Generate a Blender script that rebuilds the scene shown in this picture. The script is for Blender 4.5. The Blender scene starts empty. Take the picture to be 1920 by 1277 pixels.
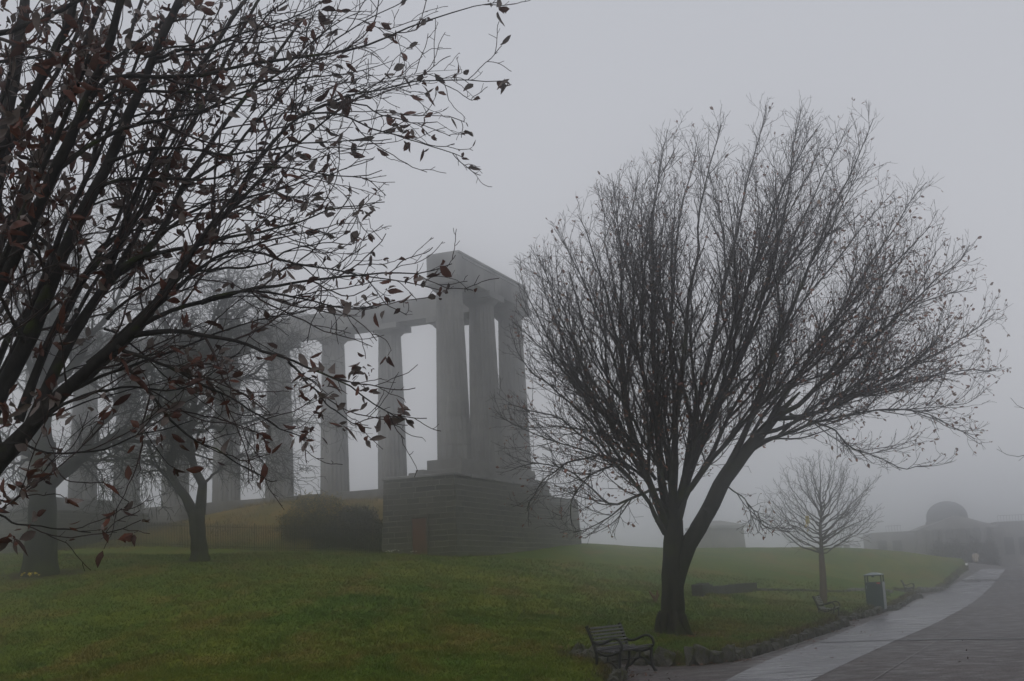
import bpy, math, random
import numpy as np
R = math.radians
S = bpy.context.scene
COL = S.collection
# ------------------------------------------------------------------ camera, world, sun, exposure
EYE = (0.0, 0.0, 1.6)
FPX, PITCH, ROLL = 2240.0, 0.2021, 0.0427
cF = np.array([0, math.cos(PITCH), math.sin(PITCH)]); _U = np.array([0, -math.sin(PITCH), math.cos(PITCH)]); _R = np.array([1.0, 0, 0])
cR = math.cos(ROLL) * _R - math.sin(ROLL) * _U
cU = math.sin(ROLL) * _R + math.cos(ROLL) * _U
cam_d = bpy.data.cameras.new("Camera"); cam = bpy.data.objects.new("Camera", cam_d); COL.objects.link(cam)
cam_d.sensor_width = 36; cam_d.lens = FPX / 1920 * 36; cam_d.clip_start = 0.05; cam_d.clip_end = 3000
from mathutils import Matrix, Vector
M = Matrix(((cR[0], cU[0], -cF[0], EYE[0]), (cR[1], cU[1], -cF[1], EYE[1]), (cR[2], cU[2], -cF[2], EYE[2]), (0, 0, 0, 1)))
cam.matrix_world = M
S.camera = cam
def ray(px, py):
    v = cF + cR * (px - 960) / FPX + cU * (638.5 - py) / FPX
    return v / v[1]
def at(px, py, d):                       # the point seen at a place of the photo, d metres ahead
    v = ray(px, py)
    return np.array(EYE) + v * d
SUN_EL, SUN_ROT = R(48), R(205)
w = bpy.data.worlds.new("World"); S.world = w; w.use_nodes = True
nt = w.node_tree; nt.nodes.clear()
o = nt.nodes.new("ShaderNodeOutputWorld"); bg = nt.nodes.new("ShaderNodeBackground")
sky = nt.nodes.new("ShaderNodeTexSky"); sky.sky_type = 'NISHITA'; sky.sun_disc = False
sky.sun_elevation = SUN_EL; sky.sun_rotation = SUN_ROT; sky.air_density = 1.0; sky.dust_density = 4.0; sky.ozone_density = 1
# overcast: the clear sky only tints an even grey cloud deck, brighter overhead
tc = nt.nodes.new("ShaderNodeTexCoord"); sx = nt.nodes.new("ShaderNodeSeparateXYZ"); nt.links.new(tc.outputs["Generated"], sx.inputs[0])
mr = nt.nodes.new("ShaderNodeMapRange"); mr.inputs[1].default_value = -0.05; mr.inputs[2].default_value = 0.75
mr.inputs[3].default_value = 0.0; mr.inputs[4].default_value = 1.0; nt.links.new(sx.outputs[2], mr.inputs[0])
cr = nt.nodes.new("ShaderNodeValToRGB"); nt.links.new(mr.outputs[0], cr.inputs[0])
e = cr.color_ramp.elements
e[0].position = 0.0; e[0].color = (6.3, 6.15, 6.2, 1)
e[1].position = 1.0; e[1].color = (4.9, 5.1, 5.6, 1)
e2 = e.new(0.30); e2.color = (5.6, 5.6, 5.8, 1)
mx = nt.nodes.new("ShaderNodeMix"); mx.data_type = 'RGBA'; mx.inputs[0].default_value = 0.94
nt.links.new(sky.outputs[0], mx.inputs[6]); nt.links.new(cr.outputs[0], mx.inputs[7])
nt.links.new(mx.outputs[2], bg.inputs[0]); bg.inputs[1].default_value = 0.105
nt.links.new(bg.outputs[0], o.inputs[0])
sd_ = bpy.data.lights.new("Sun", 'SUN'); sun = bpy.data.objects.new("Sun", sd_); COL.objects.link(sun)
sd_.energy = 0.5; sd_.angle = R(60); sd_.color = (1, 0.97, 0.93)
sun.rotation_euler = (R(90) - SUN_EL, 0, R(180) - SUN_ROT)
S.view_settings.view_transform = 'Standard'; S.view_settings.look = 'None'
S.view_settings.exposure = 0.0; S.view_settings.gamma = 1.0; S.view_settings.use_curve_mapping = False
S.render.engine = 'CYCLES'
S.cycles.use_denoising = True
S.cycles.volume_bounces = 9; S.cycles.max_bounces = 10; S.cycles.diffuse_bounces = 2; S.cycles.glossy_bounces = 2
S.cycles.caustics_reflective = False; S.cycles.caustics_refractive = False
HAZE_DENSITY = 0.0095

# ------------------------------------------------------------------ helpers
rng = random.Random(7)
nprng = np.random.RandomState(11)
def nrm(v): return v / (np.linalg.norm(v) + 1e-12)
def mesh_np(name, V, Q, smooth=False, mats=(), T=None):
    me = bpy.data.meshes.new(name)
    V = np.asarray(V, np.float32).reshape(-1, 3)
    Q = np.asarray(Q, np.int32).reshape(-1, 4) if Q is not None and len(Q) else np.zeros((0, 4), np.int32)
    T = np.asarray(T, np.int32).reshape(-1, 3) if T is not None and len(T) else np.zeros((0, 3), np.int32)
    me.vertices.add(len(V)); me.vertices.foreach_set("co", V.ravel())
    nl = Q.size + T.size
    me.loops.add(nl); me.loops.foreach_set("vertex_index", np.concatenate([Q.ravel(), T.ravel()]).astype(np.int32))
    npoly = len(Q) + len(T); me.polygons.add(npoly)
    st = np.concatenate([np.arange(len(Q)) * 4, Q.size + np.arange(len(T)) * 3]).astype(np.int32)
    me.polygons.foreach_set("loop_start", st)
    if smooth: me.polygons.foreach_set("use_smooth", np.ones(npoly, bool))
    me.update(calc_edges=True); me.validate()
    for m in mats: me.materials.append(m)
    return me
def link(name, me, parent=None, loc=(0, 0, 0), rot=(0, 0, 0)):
    ob = bpy.data.objects.new(name, me); COL.objects.link(ob)
    ob.location = loc; ob.rotation_euler = rot
    if parent is not None: ob.parent = parent
    return ob
def tag(ob, label=None, cat=None, group=None, kind=None):
    if label: ob["label"] = label
    if cat: ob["category"] = cat
    if group: ob["group"] = group
    if kind: ob["kind"] = kind
    return ob
def empty(name, loc=(0, 0, 0), rz=0):
    ob = bpy.data.objects.new(name, None); COL.objects.link(ob); ob.location = loc; ob.rotation_euler = (0, 0, rz)
    ob.empty_display_size = 0.2
    return ob
class MB:                                # collects boxes, tubes and sheets into ONE mesh
    def __init__(s): s.V = []; s.F = []; s.n = 0
    def add(s, V, F):
        V = np.asarray(V, float); s.V.append(V); s.F += [tuple(i + s.n for i in f) for f in F]; s.n += len(V)
    def box(s, c, size, rot=None, taper=1.0):
        h = np.array(size) / 2.0
        P = np.array([[x, y, z] for z in (-1, 1) for y in (-1, 1) for x in (-1, 1)], float)
        P[4:, :2] *= taper
        P = P * h
        if rot is not None: P = P @ np.array(rot).T
        s.add(P + np.array(c), [(0, 2, 3, 1), (4, 5, 7, 6), (0, 1, 5, 4), (2, 6, 7, 3), (0, 4, 6, 2), (1, 3, 7, 5)])
    def tube(s, pts, rad, sides=8, flat=None, cap=True):
        pts = np.asarray(pts, float); rad = np.broadcast_to(rad, (len(pts),)).astype(float)
        T = np.gradient(pts, axis=0); ring = []
        up = flat if flat is not None else (np.array([0, 0, 1.0]) if abs(nrm(T[0])[2]) < .9 else np.array([1.0, 0, 0]))
        for p, t, r in zip(pts, T, rad):
            t = nrm(t); a = nrm(np.cross(t, up)); b = np.cross(a, t); up2 = b
            for k in range(sides):
                an = 2 * math.pi * (k + .5) / sides
                ring.append(p + r * (math.cos(an) * a + math.sin(an) * b))
        F = []
        n = len(pts)
        for i in range(n - 1):
            for k in range(sides):
                k2 = (k + 1) % sides
                F.append((i * sides + k, (i + 1) * sides + k, (i + 1) * sides + k2, i * sides + k2))
        if cap:
            F.append(tuple(range(sides))); F.append(tuple(reversed(range((n - 1) * sides, n * sides))))
        s.add(ring, F)
    def lathe(s, prof, seg=24, c=(0, 0, 0), cap=True, rfun=None):
        V = []; n = len(prof)
        for r, z in prof:
            for k in range(seg):
                a = 2 * math.pi * k / seg; rr = r * (rfun(a, z) if rfun else 1)
                V.append((c[0] + rr * math.cos(a), c[1] + rr * math.sin(a), c[2] + z))
        F = [(i * seg + k, i * seg + (k + 1) % seg, (i + 1) * seg + (k + 1) % seg, (i + 1) * seg + k) for i in range(n - 1) for k in range(seg)]
        if cap: F.append(tuple(reversed(range(seg)))); F.append(tuple(range((n - 1) * seg, n * seg)))
        s.add(V, F)
    def build(s, name, mat, parent=None, smooth=False, loc=(0, 0, 0), rot=(0, 0, 0), bevel=0):
        me = bpy.data.meshes.new(name)
        me.from_pydata([tuple(v) for v in np.concatenate(s.V)], [], s.F); me.update()
        if smooth: me.polygons.foreach_set("use_smooth", np.ones(len(me.polygons), bool))
        me.materials.append(mat)
        ob = link(name, me, parent, loc, rot)
        if bevel:
            b = ob.modifiers.new("Bevel", 'BEVEL'); b.width = bevel; b.segments = 2; b.limit_method = 'ANGLE'
        return ob
# ------------------------------------------------------------------ materials
def N(nt, t, **kw):
    n = nt.nodes.new("ShaderNode" + t)
    for k, v in kw.items():
        if isinstance(k, str) and hasattr(n, k): setattr(n, k, v)
    return n
def mat(name, c1, c2=None, scale=5.0, rough=0.8, bump=0.0, bscale=None, coords="Object", detail=6, stretch=(1, 1, 1), c3=None, s3=1.0, spec=0.3, metal=0.0, t3=(.5, .7), bdist=0.02):
    m = bpy.data.materials.new(name); m.use_nodes = True; nt = m.node_tree; b = nt.nodes["Principled BSDF"]
    b.inputs["Roughness"].default_value = rough; b.inputs["Specular IOR Level"].default_value = spec; b.inputs["Metallic"].default_value = metal
    tc = N(nt, "TexCoord"); mp = N(nt, "Mapping"); mp.inputs["Scale"].default_value = stretch
    nt.links.new(tc.outputs[coords], mp.inputs[0])
    col = None
    if c2 is None: b.inputs["Base Color"].default_value = (*c1, 1)
    else:
        n = N(nt, "TexNoise"); n.inputs["Scale"].default_value = scale; n.inputs["Detail"].default_value = detail; n.inputs["Roughness"].default_value = .65
        nt.links.new(mp.outputs[0], n.inputs[0])
        r = N(nt, "ValToRGB"); r.color_ramp.elements[0].position = .35; r.color_ramp.elements[1].position = .65
        r.color_ramp.elements[0].color = (*c1, 1); r.color_ramp.elements[1].color = (*c2, 1)
        nt.links.new(n.outputs[0], r.inputs[0]); col = r.outputs[0]
        if c3 is not None:
            n3 = N(nt, "TexNoise"); n3.inputs["Scale"].default_value = s3; n3.inputs["Detail"].default_value = 5
            nt.links.new(tc.outputs[coords], n3.inputs[0])
            r3 = N(nt, "MapRange"); r3.inputs[1].default_value = t3[0]; r3.inputs[2].default_value = t3[1]
            nt.links.new(n3.outputs[0], r3.inputs[0])
            mx = N(nt, "Mix"); mx.data_type = 'RGBA'; nt.links.new(r3.outputs[0], mx.inputs[0]); nt.links.new(col, mx.inputs[6]); mx.inputs[7].default_value = (*c3, 1)
            col = mx.outputs[2]
        nt.links.new(col, b.inputs["Base Color"])
    if bump:
        nb = N(nt, "TexNoise"); nb.inputs["Scale"].default_value = bscale or scale * 2; nb.inputs["Detail"].default_value = 6
        nt.links.new(mp.outputs[0], nb.inputs[0])
        bp = N(nt, "Bump"); bp.inputs["Strength"].default_value = bump; bp.inputs["Distance"].default_value = bdist
        nt.links.new(nb.outputs[0], bp.inputs["Height"]); nt.links.new(bp.outputs[0], b.inputs["Normal"])
    return m
M_BARK = mat("bark", (.008, .0075, .0065), (.026, .023, .018), 9, .9, .6, 30, spec=.08, stretch=(1, 1, .25), c3=(.028, .034, .010), s3=1.7, t3=(.52, .68))
M_BARKF = mat("bark_near", (.008, .0075, .007), (.026, .023, .020), 22, .8, .8, 60, spec=.15, stretch=(1, 1, .4), c3=(.030, .040, .006), s3=5, t3=(.60, .70), bdist=.006)
M_TWIG = mat("twig", (.016, .012, .010), (.034, .024, .019), 4, .75)
M_TWIGF = mat("twig_near", (.012, .008, .007), (.036, .016, .012), 9, .55, .3, 60, bdist=.002)
M_ELM = mat("elm_bark", (.010, .011, .008), (.028, .030, .020), 4, .95, spec=.05, bump= .6, bscale=14, stretch=(1, 1, .4), c3=(.040, .050, .016), s3=1.2)
M_YTRUNK = mat("young_bark", (.050, .034, .024), (.095, .062, .044), 6, .8, .4, 30, stretch=(1, 1, .3))
M_YTWIG = mat("young_twig", (.030, .026, .022), (.055, .045, .036), 3, .8)
M_IRON = mat("black_iron", (.006, .006, .007), (.012, .012, .013), 30, .5, .15, 120, spec=.25, bdist=.003)
M_SLAT = mat("wet_slat", (.026, .024, .026), (.062, .058, .062), 8, .38, .3, 40, stretch=(1, 1, 1), spec=.3, bdist=.003)
M_ROCK = mat("edge_rock", (.018, .018, .015), (.12, .115, .10), 7, .7, .8, 14, c3=(.036, .040, .010), s3=3.5, spec=.12, bdist=.03, t3=(.46, .6))
M_STONE = mat("monument_stone", (.135, .132, .126), (.24, .235, .22), .9, .9, .5, 4, stretch=(1, 1, .22), c3=(.05, .049, .046), s3=.35)
M_STONEP = mat("pale_ashlar", (.14, .135, .125), (.22, .215, .20), 1.2, .9, .4, 5, c3=(.09, .088, .08), s3=.6)
M_BINGREEN = mat("bin_green", (.007, .026, .022), (.011, .036, .031), 3, .45, .1, 30, spec=.5)
M_BINLID = mat("bin_lid", (.12, .15, .155), (.17, .20, .205), 4, .35, spec=.5)
M_BINSIDE = mat("bin_grey_side", (.22, .24, .24), (.30, .32, .32), 4, .5)
M_RED = mat("sticker_red", (.45, .03, .02), (.55, .06, .04), 20, .5)
M_DARKHOLE = mat("dark_inside", (.006, .008, .008))
M_DOOR = mat("rust_door", (.065, .030, .018), (.12, .052, .030), 2.5, .85, .2, 10, stretch=(1, 1, .3))
M_FARST = mat("far_stone", (.20, .195, .18), (.30, .29, .27), .7, .95)
M_DOME = mat("dome_lead", (.10, .105, .11), (.15, .155, .16), 1, .7)
M_DOOR2 = mat("dark_opening", (.02, .02, .02))
M_GORSE = mat("gorse_leaf", (.045, .050, .008), (.130, .110, .018), 2.5, .8)
M_GORSEF = mat("gorse_flower", (.30, .20, .012), (.42, .30, .02), 3, .7)
M_SHRUB = mat("dark_shrub_leaf", (.020, .021, .010), (.062, .054, .028), 2.0, .85)
M_DRY = mat("dry_stalk", (.16, .10, .045), (.24, .16, .075), 2, .9)
M_YEL = mat("yellow_flower", (.65, .45, .02), (.75, .55, .03), 9, .6)
M_WHITEF = mat("white_flower", (.6, .6, .52), (.7, .7, .6), 9, .6)
M_LITTER = mat("leaf_litter", (.075, .026, .012), (.15, .065, .030), 25, .7)

def leaf_material(name, front1, front2, back1, back2):
    m = bpy.data.materials.new(name); m.use_nodes = True; nt = m.node_tree; b = nt.nodes["Principled BSDF"]
    b.inputs["Roughness"].default_value = .55; b.inputs["Specular IOR Level"].default_value = .35
    g = N(nt, "NewGeometry")
    def ramp(a, c):
        r = N(nt, "ValToRGB"); r.color_ramp.elements[0].color = (*a, 1); r.color_ramp.elements[1].color = (*c, 1)
        nt.links.new(g.outputs["Random Per Island"], r.inputs[0]); return r
    r1 = ramp(front1, front2); r2 = ramp(back1, back2)
    mx = N(nt, "Mix"); mx.data_type = 'RGBA'
    nt.links.new(g.outputs["Backfacing"], mx.inputs[0]); nt.links.new(r1.outputs[0], mx.inputs[6]); nt.links.new(r2.outputs[0], mx.inputs[7])
    tc = N(nt, "TexCoord"); n = N(nt, "TexNoise"); n.inputs["Scale"].default_value = 45; nt.links.new(tc.outputs["Object"], n.inputs[0])
    hv = N(nt, "HueSaturation"); mr = N(nt, "MapRange"); mr.inputs[3].default_value = .6; mr.inputs[4].default_value = 1.4
    nt.links.new(n.outputs[0], mr.inputs[0]); nt.links.new(mr.outputs[0], hv.inputs["Value"]); nt.links.new(mx.outputs[2], hv.inputs["Color"])
    nt.links.new(hv.outputs[0], b.inputs["Base Color"])
    tl = N(nt, "BsdfTranslucent"); nt.links.new(hv.outputs[0], tl.inputs[0]); ms = N(nt, "MixShader"); ms.inputs[0].default_value = .3
    nt.links.new(b.outputs[0], ms.inputs[1]); nt.links.new(tl.outputs[0], ms.inputs[2]); nt.links.new(ms.outputs[0], nt.nodes["Material Output"].inputs[0])
    return m
M_LEAFN = leaf_material("leaf_near", (.030, .010, .006), (.115, .034, .016), (.080, .058, .048), (.19, .155, .14))
M_LEAFM = leaf_material("leaf_mid", (.11, .035, .016), (.26, .095, .045), (.18, .10, .065), (.32, .22, .16))
# ------------------------------------------------------------------ the lie of the land
ctrl = []
def cp(px, py, d, lawn=True):
    p = at(px, py, d); ctrl.append((p[0], p[1], p[2] - (.22 if lawn else 0)))
for q in [(0, 0, 0), (-12, 4, 0), (12, 4, -.02), (5, 12, -.05), (-9, 14, -.05), (0, -20, .2), (-30, 0, .3), (40, 0, -.2), (35, 40, -.2), (45, 80, .2), (60, 120, 1.2), (50, 160, 1.1),
          (-60, 40, 2.2), (-60, 90, 4.0), (0, 130, 1.6), (0, 200, .5), (100, 200, .4), (-100, 200, 1), (60, 300, -.5), (-60, 300, -.5), (0, 420, -2), (200, 420, -2), (-200, 420, -2), (0, 880, -2), (700, 400, -2), (-700, 400, -2), (700, 0, -2), (-700, 0, -1), (700, 880, -2), (-700, 880, -2), (200, 60, -.5), (-200, 60, 2)]:
    ctrl.append(q)
for q in [(0, 1277, 26.5), (500, 1277, 22.5), (900, 1277, 21), (75, 1075, 48), (375, 1050, 52), (0, 1041, 62), (350, 1041, 62), (700, 1041, 62), (500, 1130, 36), (150, 1160, 36), (833, 1041, 62.6),
          (950, 1032, 71), (1073, 1018, 80.7), (830, 1120, 38), (1000, 1180, 30), (1262, 1190, 30), (1190, 1110, 45), (1250, 1029, 88), (1400, 1041, 85), (1560, 1041, 86), (1700, 1041, 88), (1780, 1048, 97),
          (1340, 1117, 45), (1543, 1135, 55), (1645, 1137, 47.8), (1600, 1088, 68), (1700, 1080, 82)]:
    cp(*q)
for q in [(1360, 1243, 24), (1440, 1222, 27), (1500, 1203, 29.8), (1585, 1172, 38), (1550, 1166, 41.5), (1640, 1155, 44.5), (1725, 1122, 67), (1705, 1115, 73), (1765, 1108, 79), (1820, 1070, 105),
          (1200, 1262, 22.3), (1920, 1277, 16.5), (1920, 1200, 26.5), (1920, 1132, 50), (1920, 1086, 85), (1900, 1063, 112)]:
    cp(*q, lawn=False)
ctrl = np.array(ctrl, float)
def _k(r2): return np.where(r2 > 1e-9, .5 * r2 * np.log(np.maximum(r2, 1e-9)), 0)
_X = ctrl[:, :2] / 50; _n = len(_X)
_K = _k(((_X[:, None] - _X[None]) ** 2).sum(-1)) + np.eye(_n) * 2e-4
_P = np.c_[np.ones(_n), _X]
_sol = np.linalg.solve(np.r_[np.c_[_K, _P], np.c_[_P.T, np.zeros((3, 3))]], np.r_[ctrl[:, 2], 0, 0, 0])
def base_h(x, y):
    x = np.asarray(x, float); y = np.asarray(y, float); sh = x.shape
    Q = np.c_[x.ravel(), y.ravel()] / 50; out = np.empty(len(Q))
    for i in range(0, len(Q), 20000):
        q = Q[i:i + 20000]
        out[i:i + 20000] = _k(((q[:, None] - _X[None]) ** 2).sum(-1)) @ _sol[:_n] + _sol[_n] + q @ _sol[_n + 1:]
    return out.reshape(sh)
# monument frame: local x runs left along the long row, local y runs towards the camera along the short return
PHI = .3987
mE = np.array([-.084, 73.33, 8.42]); mA = np.array([-math.cos(PHI), math.sin(PHI), 0]); mB = np.array([-math.sin(PHI), -math.cos(PHI), 0])
def mound(x, y):                          # rough bank below the long row of columns, behind the railings
    dx = np.asarray(x, float) - mE[0]; dy = np.asarray(y, float) - mE[1]
    a = dx * mA[0] + dy * mA[1]; b = dx * mB[0] + dy * mB[1]
    ss = lambda t: np.clip(t, 0, 1) ** 2 * (3 - 2 * np.clip(t, 0, 1))
    h = ss((13.0 - b) / 9.5) * ss((a - 4.0) / 2.0) * (1 - .8 * ss((a - 13) / 17)) * 2.9
    return h * ss((b + 14) / 6)
def lie(x, y): return base_h(x, y) + mound(x, y)
def hit(px, py, off=0.0, d0=14, d1=140):
    v = ray(px, py); ds = np.linspace(d0, d1, 1200)
    z = EYE[2] + v[2] * ds; h = lie(v[0] * ds, ds) + off
    i = np.where(z <= h)[0]
    i = i[0] if len(i) else len(ds) - 1
    return np.array([v[0] * ds[i], ds[i], h[i]])
# path edge (foot of the stones) traced round the three bench bays
edge_px = [(1150, 1285), (1166, 1272), (1135, 1262), (1085, 1250), (1078, 1243), (1120, 1240), (1200, 1246), (1240, 1250), (1300, 1248), (1370, 1241), (1440, 1222), (1500, 1203), (1550, 1187), (1586, 1174), (1570, 1169), (1537, 1166),
           (1536, 1162), (1592, 1165), (1640, 1154), (1690, 1138), (1727, 1122), (1712, 1118), (1690, 1116), (1692, 1112), (1735, 1111), (1765, 1107), (1790, 1088), (1806, 1076), (1820, 1068)]
EDGE = np.array([hit(x, y)[:2] for x, y in edge_px])
EDGE = np.vstack([[EDGE[0][0] - 3.0, 12], [EDGE[0][0] - 4.5, 4], [EDGE[0][0] - 5, -20]][::-1] + [EDGE] + [[EDGE[-1] + (4, 12)], [EDGE[-1] + (1, 40)], [EDGE[-1] + (-20, 90)]])
POLY = np.vstack([EDGE, [[200, 200], [200, -20]]])
def path_sd(x, y):                        # >0 on the lawn side
    x = np.asarray(x, float); y = np.asarray(y, float)
    dmin = np.full(x.shape, 1e9)
    for a, b in zip(EDGE[:-1], EDGE[1:]):
        ab = b - a; L = (ab ** 2).sum()
        t = np.clip(((x - a[0]) * ab[0] + (y - a[1]) * ab[1]) / L, 0, 1)
        dmin = np.minimum(dmin, np.hypot(x - a[0] - t * ab[0], y - a[1] - t * ab[1]))
    ins = np.zeros(x.shape, bool); n = len(POLY)
    for i in range(n):
        x1, y1 = POLY[i]; x2, y2 = POLY[(i + 1) % n]
        c = ((y1 > y) != (y2 > y))
        xi = (x2 - x1) * (y - y1) / ((y2 - y1) if y2 != y1 else 1e-9) + x1
        ins ^= c & (x < xi)
    return np.where(ins, -dmin, dmin)
def bumps(x, y):
    return .022 * np.sin(x * 1.3 + 1.7 * np.sin(y * .41)) * np.sin(y * .9 + 1.3 * np.sin(x * .37)) + .014 * np.sin(x * 3.1 + y * 1.7) * np.sin(y * 2.3 - x * 1.1 + 2) + .05 * np.sin(x * .33 + 2) * np.sin(y * .27)
def ground_h(x, y):
    sd = path_sd(x, y); t = np.clip((sd - .02) / .28, 0, 1); m = t * t * (3 - 2 * t)
    return lie(x, y) - .07 + (.29 + bumps(x, y)) * m
def gz(x, y): return float(ground_h(np.array([x]), np.array([y]))[0])
def hit_lawn(px, py):
    v = ray(px, py); ds = np.linspace(14, 140, 900); z = EYE[2] + v[2] * ds; h = ground_h(v[0] * ds, ds)
    i = np.where(z <= h)[0]; i = i[0] if len(i) else len(ds) - 1
    return np.array([v[0] * ds[i], ds[i], h[i]])
def on(px, d):                            # a spot on the ground on the photo column px, d metres ahead
    py = 1080.0
    for _ in range(12):
        p = at(px, py, d); z = gz(p[0], p[1])
        py -= (z - p[2]) / d * FPX
    p = at(px, py, d); return np.array([p[0], p[1], gz(p[0], p[1])])

def steps(*seg):
    out = []
    for a, b, s in seg: out += list(np.arange(a, b, s))
    out.append(seg[-1][1]); return np.array(out)
gx = steps((-440, -80, 20), (-80, -30, 2), (-30, -6, .6), (-6, 1, .35), (1, 36, .22), (36, 60, 1.2), (60, 440, 20))
gy = steps((-30, 14, 2), (14, 20, .4), (20, 50, .22), (50, 84, .33), (84, 125, .7), (125, 200, 3), (200, 505, 20))
GX, GY = np.meshgrid(gx, gy)
GZ = ground_h(GX, GY)
nx, ny = len(gx), len(gy)
idx = np.arange(nx * ny).reshape(ny, nx)
Q = np.stack([idx[:-1, :-1], idx[:-1, 1:], idx[1:, 1:], idx[1:, :-1]], -1).reshape(-1, 4)
TREE_SPOTS = {}
TREE_SPOTS['A'] = on(75, 47.5); TREE_SPOTS['B'] = on(375, 52); TREE_SPOTS['M'] = on(1262, 30); TREE_SPOTS['Y'] = on(1543, 55)
# bare earth: round the trunks, along the stone edge, a trodden line over the lawn, the rough bank
track_px = [(905, 1062), (960, 1071), (1030, 1083), (1120, 1094), (1230, 1103), (1300, 1106)]
TR = np.array([hit_lawn(*p)[:2] for p in track_px])
def dist_poly(P, x, y):
    dm = np.full(x.shape, 1e9)
    for a, b in zip(P[:-1], P[1:]):
        ab = b - a; t = np.clip(((x - a[0]) * ab[0] + (y - a[1]) * ab[1]) / (ab ** 2).sum(), 0, 1)
        dm = np.minimum(dm, np.hypot(x - a[0] - t * ab[0], y - a[1] - t * ab[1]))
    return dm
dirt = np.zeros(GX.shape)
for k, (r0, amp) in {'A': (2.1, 1), 'B': (1.3, .9), 'M': (1.1, .9), 'Y': (.7, .6)}.items():
    c = TREE_SPOTS[k]; rr = np.hypot(GX - c[0], (GY - c[1]))
    dirt = np.maximum(dirt, amp * np.clip(1.35 - rr / r0, 0, 1))
dirt = np.maximum(dirt, .55 * np.clip(1 - dist_poly(TR, GX, GY) / .5, 0, 1))
sdg = path_sd(GX, GY)
dirt = np.maximum(dirt, .75 * np.clip(1 - np.abs(sdg - .1) / .45, 0, 1))
rough_bank = np.clip(mound(GX, GY) / .8, 0, 1)
me = mesh_np("ground", np.stack([GX, GY, GZ], -1), Q, smooth=True)
for nm, arr in (("dirt", dirt), ("bank", rough_bank)):
    at_ = me.attributes.new(nm, 'FLOAT', 'POINT'); at_.data.foreach_set("value", arr.ravel().astype(np.float32))
def grass_ground():
    m = bpy.data.materials.new("lawn"); m.use_nodes = True; nt = m.node_tree; b = nt.nodes["Principled BSDF"]
    b.inputs["Roughness"].default_value = .95; b.inputs["Specular IOR Level"].default_value = .04
    tc = N(nt, "TexCoord")
    def noise(s, det=5, st=(1, 1, 1)):
        mp = N(nt, "Mapping"); mp.inputs["Scale"].default_value = st; nt.links.new(tc.outputs["Object"], mp.inputs[0])
        n = N(nt, "TexNoise"); n.inputs["Scale"].default_value = s; n.inputs["Detail"].default_value = det; n.inputs["Roughness"].default_value = .62; nt.links.new(mp.outputs[0], n.inputs[0]); return n
    def mix(f, a, c):
        x = N(nt, "Mix"); x.data_type = 'RGBA'; nt.links.new(f, x.inputs[0])
        for i, v in ((6, a), (7, c)):
            if isinstance(v, tuple): x.inputs[i].default_value = (*v, 1)
            else: nt.links.new(v, x.inputs[i])
        return x.outputs[2]
    def rng_(src, a, c, lo=0, hi=1):
        r = N(nt, "MapRange"); r.inputs[1].default_value = a; r.inputs[2].default_value = c; r.inputs[3].default_value = lo; r.inputs[4].default_value = hi; nt.links.new(src, r.inputs[0]); return r.outputs[0]
    n1 = noise(.22, 6, (1, .6, 1)); n2 = noise(1.1, 6, (1, .45, 1)); n3 = noise(14, 4); n4 = noise(.6, 5, (1, .4, 1))
    c = mix(rng_(n1.outputs[0], .38, .62), (.070, .116, .014), (.136, .148, .020))
    c = mix(rng_(n2.outputs[0], .42, .66, 0, .7), c, (.038, .082, .009))
    c = mix(rng_(n4.outputs[0], .50, .66, 0, .85), c, (.150, .112, .028))
    hs = N(nt, "HueSaturation"); nt.links.new(c, hs.inputs["Color"]); nt.links.new(rng_(n3.outputs[0], .3, .7, .55, 1.5), hs.inputs["Value"])
    c = hs.outputs[0]
    bk = N(nt, "Attribute"); bk.attribute_name = "bank"; nb = noise(.7, 6)
    bcol = mix(rng_(nb.outputs[0], .38, .62), (.22, .145, .045), (.12, .105, .028))
    c = mix(bk.outputs["Fac"], c, bcol)
    d = N(nt, "Attribute"); d.attribute_name = "dirt"; nd = noise(3.5, 6)
    ad = N(nt, "Math"); ad.operation = 'ADD'; nt.links.new(d.outputs["Fac"], ad.inputs[0]); nt.links.new(rng_(nd.outputs[0], .3, .7, -.45, .45), ad.inputs[1])
    ml = N(nt, "Math"); ml.operation = 'MULTIPLY'; nt.links.new(rng_(ad.outputs[0], .35, .8), ml.inputs[0]); nt.links.new(rng_(d.outputs["Fac"], .0, .3), ml.inputs[1])
    c = mix(ml.outputs[0], c, mix(rng_(noise(9).outputs[0], .4, .6), (.018, .014, .009), (.060, .032, .018)))
    nt.links.new(c, b.inputs["Base Color"])
    bp = N(nt, "Bump"); bp.inputs["Strength"].default_value = .8; bp.inputs["Distance"].default_value = .04
    nt.links.new(noise(28, 4).outputs[0], bp.inputs["Height"]); nt.links.new(bp.outputs[0], b.inputs["Normal"])
    return m
M_LAWN = grass_ground(); me.materials.append(M_LAWN)
tag(link("ground", me), kind="structure")
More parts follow.
